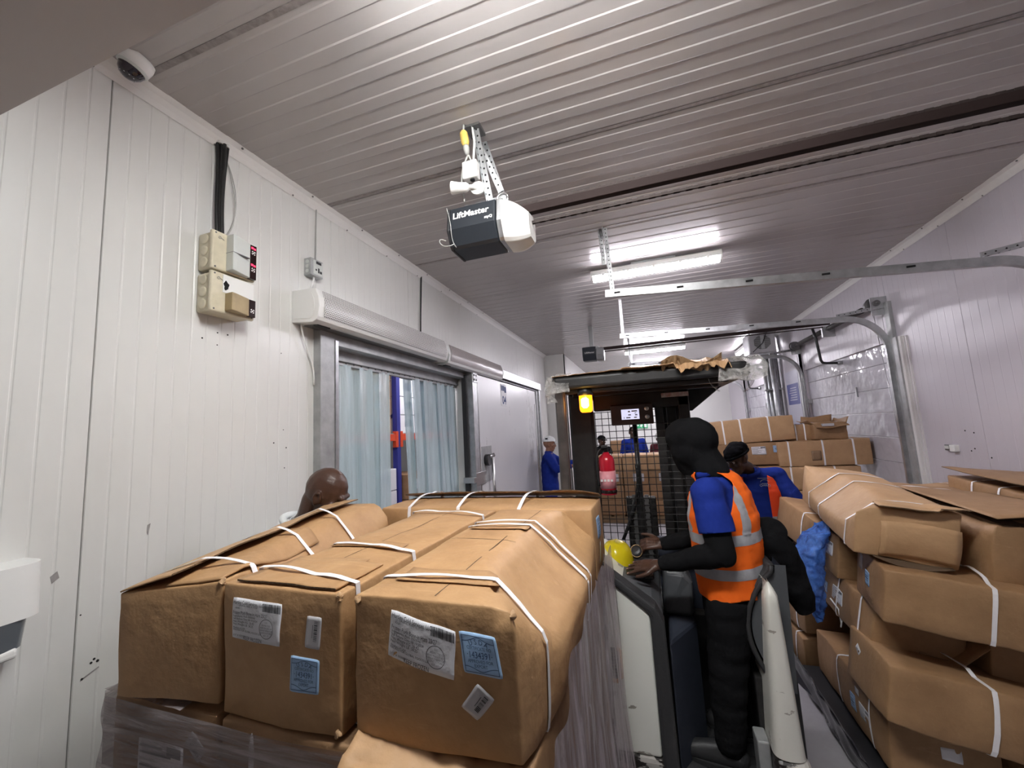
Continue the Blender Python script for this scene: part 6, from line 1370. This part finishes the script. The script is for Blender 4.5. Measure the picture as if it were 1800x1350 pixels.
# jacket hung over the truck's backrest, one sleeve dangling
jk = thing('jacket', 'black jacket hung over the truck backrest with one sleeve dangling', 'jacket', (.58, 2.5, 1.1))
jm = blob([cap((.47, 2.46, 1.27), (.55, 2.48, 1.25), .075, .085), cap((.53, 2.47, 1.24), (.60, 2.50, 1.14), .085, .085), cap((.60, 2.50, 1.14), (.655, 2.52, .99), .085, .075), cap((.655, 2.52, .99), (.685, 2.53, .90), .072, .058), cap((.46, 2.5, 1.25), (.49, 2.55, 1.02), .06, .055), cap((.53, 2.52, 1.2), (.55, 2.55, 1.0), .05, .05)], .010, 3, (.014, (9, 9, 11), 3))
put('sleeve', clip(jm, lambda p: (p - Vector((.70, 2.53, .865))).dot(Vector((.35, .05, -.93)))), 'cloth_black', jk)

# ---- worker with the black cap behind the driver
pw = thing('person', 'worker in black cap and orange vest bending by the carton pile', 'person', (.86, 4.05, 0))
f2 = Vector((-.30, -.95, 0)).normalized(); l2 = Vector((.95, -.30, 0)).normalized()
pe = Vector((.93, 4.16, .90)); c2 = Vector((.865, 4.05, 1.24)); n2 = Vector((.79, 3.99, 1.43)); h2 = Vector((.715, 3.935, 1.515))
sL = Vector((1.0, 3.99, 1.36)); sR = Vector((.67, 4.10, 1.36)); eL = Vector((1.125, 3.93, 1.12)); wL = Vector((1.075, 3.80, .99)); eR = Vector((.60, 4.0, 1.10)); wR = Vector((.66, 3.82, 1.0))
kL = Vector((1.02, 4.12, .5)); aL2 = Vector((1.03, 4.2, .09)); tL2 = Vector((.99, 4.04, .036)); kR = Vector((.84, 4.15, .5)); aR2 = Vector((.84, 4.22, .09)); tR2 = Vector((.80, 4.06, .036))
hp2, q2_ = head(h2, (-.78, -.52, -.42), (-.35, -.15, .93), .95); HL2, _ = hand(wL, (-.25, -.75, -.6), (.3, -.6, .7), -1, (.4, .45, .5, .5)); HR2, _ = hand(wR, (.3, -.8, -.4), (-.2, -.5, .8), 1, (.4, .45, .5, .5))
b2 = put('body', blob(hp2 + [cap(n2, h2 - Vector((-.01, -.01, .05)), .058, .055)] + torso([(pe - up_ * .05, .14, .10), (c2, .15, .10), (c2 + up_ * .1, .14, .09), (n2, .06, .055)], l2, f2) + [cap(sL, eL, .05, .04), cap(eL, wL, .04, .028), cap(sR, eR, .05, .04), cap(eR, wR, .04, .028)] + leg(pe + l2 * .09, kL, aL2, tL2) + leg(pe - l2 * .09, kR, aR2, tR2) + HL2 + HR2, .0075, 2), 'skin_dark', pw); eyes(q2_, b2, .95)
T2 = torso([(pe - up_ * .02, .18, .14), (pe.lerp(c2, .5), .175, .14), (c2, .185, .135), (c2 + Vector((-.03, -.02, .11)), .165, .10), (n2 - up_ * .03, .085, .07)], l2, f2)
s2 = blob(T2 + [cap(c2 + Vector((-.03, -.02, .1)), sL, .085, .075), cap(c2 + Vector((-.03, -.02, .1)), sR, .085, .075), cap(sL, eL, .076, .066), cap(sR, eR, .076, .066), cap(eL, eL.lerp(wL, .55), .066, .055), cap(eR, eR.lerp(wR, .55), .066, .055)], .012, 4, (.009, (8, 8, 11), 5))
s2 = clip(s2, lambda p: .87 - p.z); s2 = clip(s2, lambda p: .062 - (p - (n2 + Vector((-.02, -.06, -.0)))).length); put('shirt', s2, 'cloth_blue', pw, .003)
MB().tube([n2 + Vector((0, -.01, -.025 - .03 * math.cos(a))) + l2 * (.085 * math.sin(a)) + f2 * (.075 * math.cos(a)) for a in (2 * math.pi * k / 24 for k in range(25))], .016, 8).build('collar', 'cloth_blue', pw)
v2 = blob(infl(T2, .018), .010, 5, (.006, (8, 8, 10), 6))
v2l = lambda p: ((p - c2).dot(l2), (p - c2).dot(f2))
v2 = clip(v2, lambda p: max(.885 - p.z, p.z - 1.42)); v2 = clip(v2, lambda p: max(.088 - abs(v2l(p)[0]), -1) if v2l(p)[1] > 0 else -1); v2 = clip(v2, lambda p: abs(v2l(p)[0]) - .172)
vo = put('safety_vest', v2, 'orange_red', pw, .004)
for z0, z1 in ((.915, .945), (1.0, 1.035)): put('reflective_band', puff(clip(v2, lambda p: max(z0 - p.z, p.z - z1)), .0035), 'reflective', vo)
put('trousers', clip(blob(torso([(pe - up_ * .1, .17, .13), (pe + up_ * .04, .165, .13)], l2, f2) + [cap(pe + l2 * .09, kL, .10, .08), cap(kL, aL2, .08, .065), cap(pe - l2 * .09, kR, .10, .08), cap(kR, aR2, .08, .065)], .014, 4), lambda p: .06 - p.z), 'cloth_black2', pw)
boot('boot', aL2, tL2, pw); boot('boot', aR2, tR2, pw)
hr = (q2_(0, 0, 1) - q2_(0, 0, 0)).normalized(); hfw = (q2_(0, 1, 0) - q2_(0, 0, 0)).normalized(); hrt = hfw.cross(hr)
cm = blob([ell(q2_(0, -.012, .045), (.088, .112, .088), Matrix((hrt, hfw, hr)).transposed()), ell(q2_(0, -.03, .06), (.09, .10, .08), Matrix((hrt, hfw, hr)).transposed())], .008, 3, (.010, (16, 16, 16), 4))
put('knit_cap', clip(cm, lambda p: .018 - (p - q2_(0, 0, .018)).dot(hr) - .10 * max(0, (p - h2).dot(hfw)) - .0), 'cap_black', pw, .004)
MB().tube([q2_(0, -.012, .042) + hrt * (.088 * math.cos(a)) + hfw * (.108 * math.sin(a)) for a in (2 * math.pi * k / 28 for k in range(29))], .011, 8).build('cap_rim', 'cap_black', pw)
lg = MB(); lc = Vector((.885, 3.885, 1.31))
for k in range(5): lg.tube([lc + l2 * ((k - 2) * .014 + .008 * math.cos(a)) + Vector((0, -.004, .010 * math.sin(a) - .012 + (.012 if k in (1, 2, 3) else 0) * .5)) for a in (2 * math.pi * j / 12 for j in range(13))], .0016, 5)
lg.tube([lc + l2 * (.03 * math.cos(a)) + Vector((0, -.004, .012 + .022 * math.sin(a))) for a in (math.pi * j / 12 for j in range(13))], .0018, 5).box(lc + Vector((-.05, -.006, .045)), lc + Vector((.05, -.004, .048)))
lg.build('shirt_emblem', 'wire_grey', pw)

# ---- bald man behind the near load
pb = thing('person', 'bald man in white collar bowed behind the left carton', 'person', (-1.68, 1.8, 0))
hB = Vector((-1.545, 1.665, 1.595)); fB = Vector((.80, .28, -.52)); uB = Vector((.50, .1, .86)); hp3, q3 = head(hB, fB, uB, 1.06); nB = Vector((-1.665, 1.64, 1.45)); cB = Vector((-1.69, 1.68, 1.20)); pB = Vector((-1.70, 1.76, .92)); fb2 = Vector((.95, .3, 0)); lb2 = Vector((-.3, .95, 0))
shb = [cB + lb2 * .19 + up_ * .1, cB - lb2 * .19 + up_ * .1]; eb = [Vector((-1.60, 1.92, 1.02)), Vector((-1.62, 1.56, 1.0))]
armsB = []; 
for s_, e_ in zip(shb, eb): w_ = e_ + Vector((.03, .02, -.22)); H_, _ = hand(w_, (.1, 0, -1), (.9, .2, 0), 1, (.3, .3, .35, .4)); armsB += [cap(s_, e_, .05, .04), cap(e_, w_, .04, .028)] + H_
lgB = leg(pB + lb2 * .09, (-1.68, 1.86, .5), (-1.70, 1.86, .09), (-1.58, 1.90, .036)) + leg(pB - lb2 * .09, (-1.68, 1.68, .5), (-1.70, 1.68, .09), (-1.58, 1.70, .036))
put('body', blob(hp3 + [cap(nB - up_ * .06, q3(0, -.035, -.05), .056, .058), cap(nB, q3(0, -.01, -.07), .055, .05)] + torso([(pB - up_ * .05, .14, .10), (cB, .15, .10), (cB + up_ * .10, .13, .085), (nB - up_ * .08, .055, .05)], lb2, fb2) + armsB + lgB, .0065, 2), 'skin_dark', pb)
put('shirt', clip(clip(blob(torso([(pB - up_ * .03, .175, .135), (cB, .185, .135), (cB + up_ * .12, .17, .11), (nB - up_ * .02, .085, .08), (nB + Vector((.02, .0, .03)), .075, .075)], lb2, fb2) + [c_ for s_, e_ in zip(shb, eb) for c_ in (cap(s_, e_, .075, .06),)], .012, 3, (.006, (8, 8, 10), 3)), lambda p: .86 - p.z), lambda p: (p - (nB + Vector((-.02, 0, .03)))).dot(Vector((.35, 0, .93)))), 'cloth_white', pb, .003)
MB().tube([nB + Vector((-.01 + .085 * math.cos(a), .078 * math.sin(a), .012 - .03 * math.cos(a))) for a in (2 * math.pi * k / 24 for k in range(25))], .017, 8).build('collar', 'cloth_white', pb)
put('trousers', clip(blob([cap(pB + lb2 * .09, (-1.68, 1.86, .5), .10, .08), cap((-1.68, 1.86, .5), (-1.70, 1.86, .09), .08, .065), cap(pB - lb2 * .09, (-1.68, 1.68, .5), .10, .08), cap((-1.68, 1.68, .5), (-1.70, 1.68, .09), .08, .065), cap(pB + lb2 * .06, pB - lb2 * .06, .12, .12)], .016, 3), lambda p: .05 - p.z), 'cloth_black2', pb)

# ---- standing workers further away: simple but complete figures
def figure(label, base, facing, hgt, skin, top, armL=None, armR=None, hat=None, bend=0., hair=None, pants='cloth_black2'):
    p = thing('person', label, 'person', base); k = hgt / 1.75; f = Vector((math.cos(facing), math.sin(facing), 0)); l = Vector((-f.y, f.x, 0)); b = Vector(base); z = lambda v: Vector((0, 0, v * k))
    pe = b + z(.95); c = b + z(1.32) + f * bend * .6; n = b + z(1.50) + f * bend; h = b + z(1.625) + f * (bend + .02); sh = [c + l * .185 * k + z(.11), c - l * .185 * k + z(.11)]
    arms = [armL or (c + l * .25 * k + z(-.16), c + l * .22 * k + z(-.38) + f * .1), armR or (c - l * .25 * k + z(-.16), c - l * .22 * k + z(-.38) + f * .1)]
    hp, q = head(h, f + Vector((0, 0, -.1)), (0, 0, 1), .98 * k); P = hp + [cap(n - z(.02), h - z(.05), .055, .052)] + torso([(pe - z(.05), .14, .10), (c, .155, .10), (c + z(.1), .145, .09), (n, .06, .055)], l, f); ap = []
    for s_, (e_, w_) in zip(sh, arms):
        e_ = Vector(e_); w_ = Vector(w_); H_, _ = hand(w_, (w_ - e_), (0, 0, 1) if abs((w_ - e_).normalized().z) < .8 else f, 1, (.3, .3, .35, .4)); P += [cap(s_, e_, .048, .04), cap(e_, w_, .038, .027)] + H_; ap += [cap(s_, e_, .07, .06), cap(e_, e_.lerp(w_, .8), .058, .045)]
    for s_ in (1, -1):
        hp_k = pe + l * .09 * s_; kn = b + l * .1 * s_ + z(.5) + f * .02; an = b + l * .1 * s_ + z(.09); P += leg(hp_k, kn, an, an + f * .16 - z(.05) + Vector((0, 0, -.0)), .95)
    bd_ = put('body', blob(P, .008, 2), skin, p); eyes(q, bd_, .98 * k)
    put('shirt', clip(blob(torso([(pe - z(.12), .18, .14), (c, .185, .135), (c + z(.1), .17, .105), (n - z(.02), .08, .07)], l, f) + [cap(c + z(.1), s_, .08, .07) for s_ in sh] + ap, .013, 4, (.008, (8, 8, 10), 6)), lambda v: b.z + .80 * k - v.z), top, p, .003)
    tp = [cap(pe + l * .07, pe - l * .07, .125, .125)]
    for s_ in (1, -1): tp += [cap(pe + l * .09 * s_, b + l * .1 * s_ + z(.5) + f * .02, .10, .08), cap(b + l * .1 * s_ + z(.5) + f * .02, b + l * .1 * s_ + z(.09), .08, .065)]
    put('trousers', clip(blob(tp, .016, 3), lambda v: b.z + .05 - v.z), pants, p)
    for s_ in (1, -1): an = b + l * .1 * s_ + z(.09); boot('shoe', an, an + f * .16 - z(.05), p)
    if hat:
        R = Matrix((l * -1, f, Vector((0, 0, 1)))).transposed(); cm = clip(blob([ell(q(0, -.005, .05), (.088, .108, .085), R)], .009, 2), lambda v: q(0, 0, .045).z - v.z); ho = put('cap', cm, hat, p)
        MB().grid(lambda u, v: q((u - .5) * .15, .085 + .085 * v * math.sin(math.pi * (.15 + .7 * u)), .046 - .012 * v), 10, 6).build('cap_peak', hat, ho, solid=.004)
        MB().box(q(.060, -.06, .075), q(.094, -.03, .105)).build('cap_badge', 'print_black', ho)
    if hair:
        R = Matrix((l * -1, f, Vector((0, 0, 1)))).transposed(); put('hair', clip(blob([ell(q(0, -.018, .035), (.083, .10, .093), R)], .010, 2), lambda v: q(0, 0, .02).z - v.z), hair, p)
    return p, q
figure('man in white cap and blue overall reaching right by the far door', (-1.56, 6.55, 0), math.radians(10), 1.74, 'skin_tan', 'cloth_blue', armL=((-1.34, 6.66, 1.28), (-1.08, 6.66, 1.30)), armR=((-1.40, 6.36, 1.22), (-1.15, 6.40, 1.27)), hat='cloth_white', pants='cloth_blue')
figure('man in blue shirt standing behind cartons, seen through the mesh', (-.30, 9.4, 0), math.radians(-75), 1.82, 'skin_dark', 'cloth_blue', hair='cap_black')
figure('man in dark cap leaning over cartons, left behind the mesh', (-.96, 9.0, 0), math.radians(-50), 1.66, 'skin_dark', 'cloth_black', hat='cap_black')
figure('man in grey hat and maroon shirt at the right edge of the mesh', (.26, 9.35, 0), math.radians(-120), 1.66, 'skin_dark', 'cloth_maroon', hat='wire_grey')
# the far load they work on
FL = 'cartons of the far load seen through the mesh'
for j in range(4):
    for i, (x, nm) in enumerate(((-.75, 'left'), (-.28, 'middle'), (.19, 'right'))):
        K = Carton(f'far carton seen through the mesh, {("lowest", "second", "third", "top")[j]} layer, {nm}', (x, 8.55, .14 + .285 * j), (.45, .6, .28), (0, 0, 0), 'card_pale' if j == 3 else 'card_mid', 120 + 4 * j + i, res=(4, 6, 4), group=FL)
        K.strap(-.15, w=.02); K.strap(.15, w=.02)
        if j == 2: K.plain_label('paper_label', 'front', (.05, 0), (.2, .15), 0, 'label_grey')
for k in range(3): Carton(f'carton in the stack behind the far workers, {("lowest", "middle", "top")[k]}', (-.62, 10.4, .0 + .5 * k), (.55, .5, .49), (0, 0, 5), 'card_mid', 140 + k, res=(4, 6, 4), group=FL).strap(0)
pz = thing('pallet', 'pallet under the far load beyond the fork truck mast', 'pallet', (-.28, 8.55, 0))
for k in range(6): MB().box((-1.0 + k * .26, 8.22, .11), (-.8 + k * .26, 8.88, .135)).build('deck_board', 'pallet_wood', pz)
for y in (8.27, 8.55, 8.83): MB().box((-1.0, y - .05, 0), (.5, y + .05, .11)).build('runner', 'pallet_wood', pz)
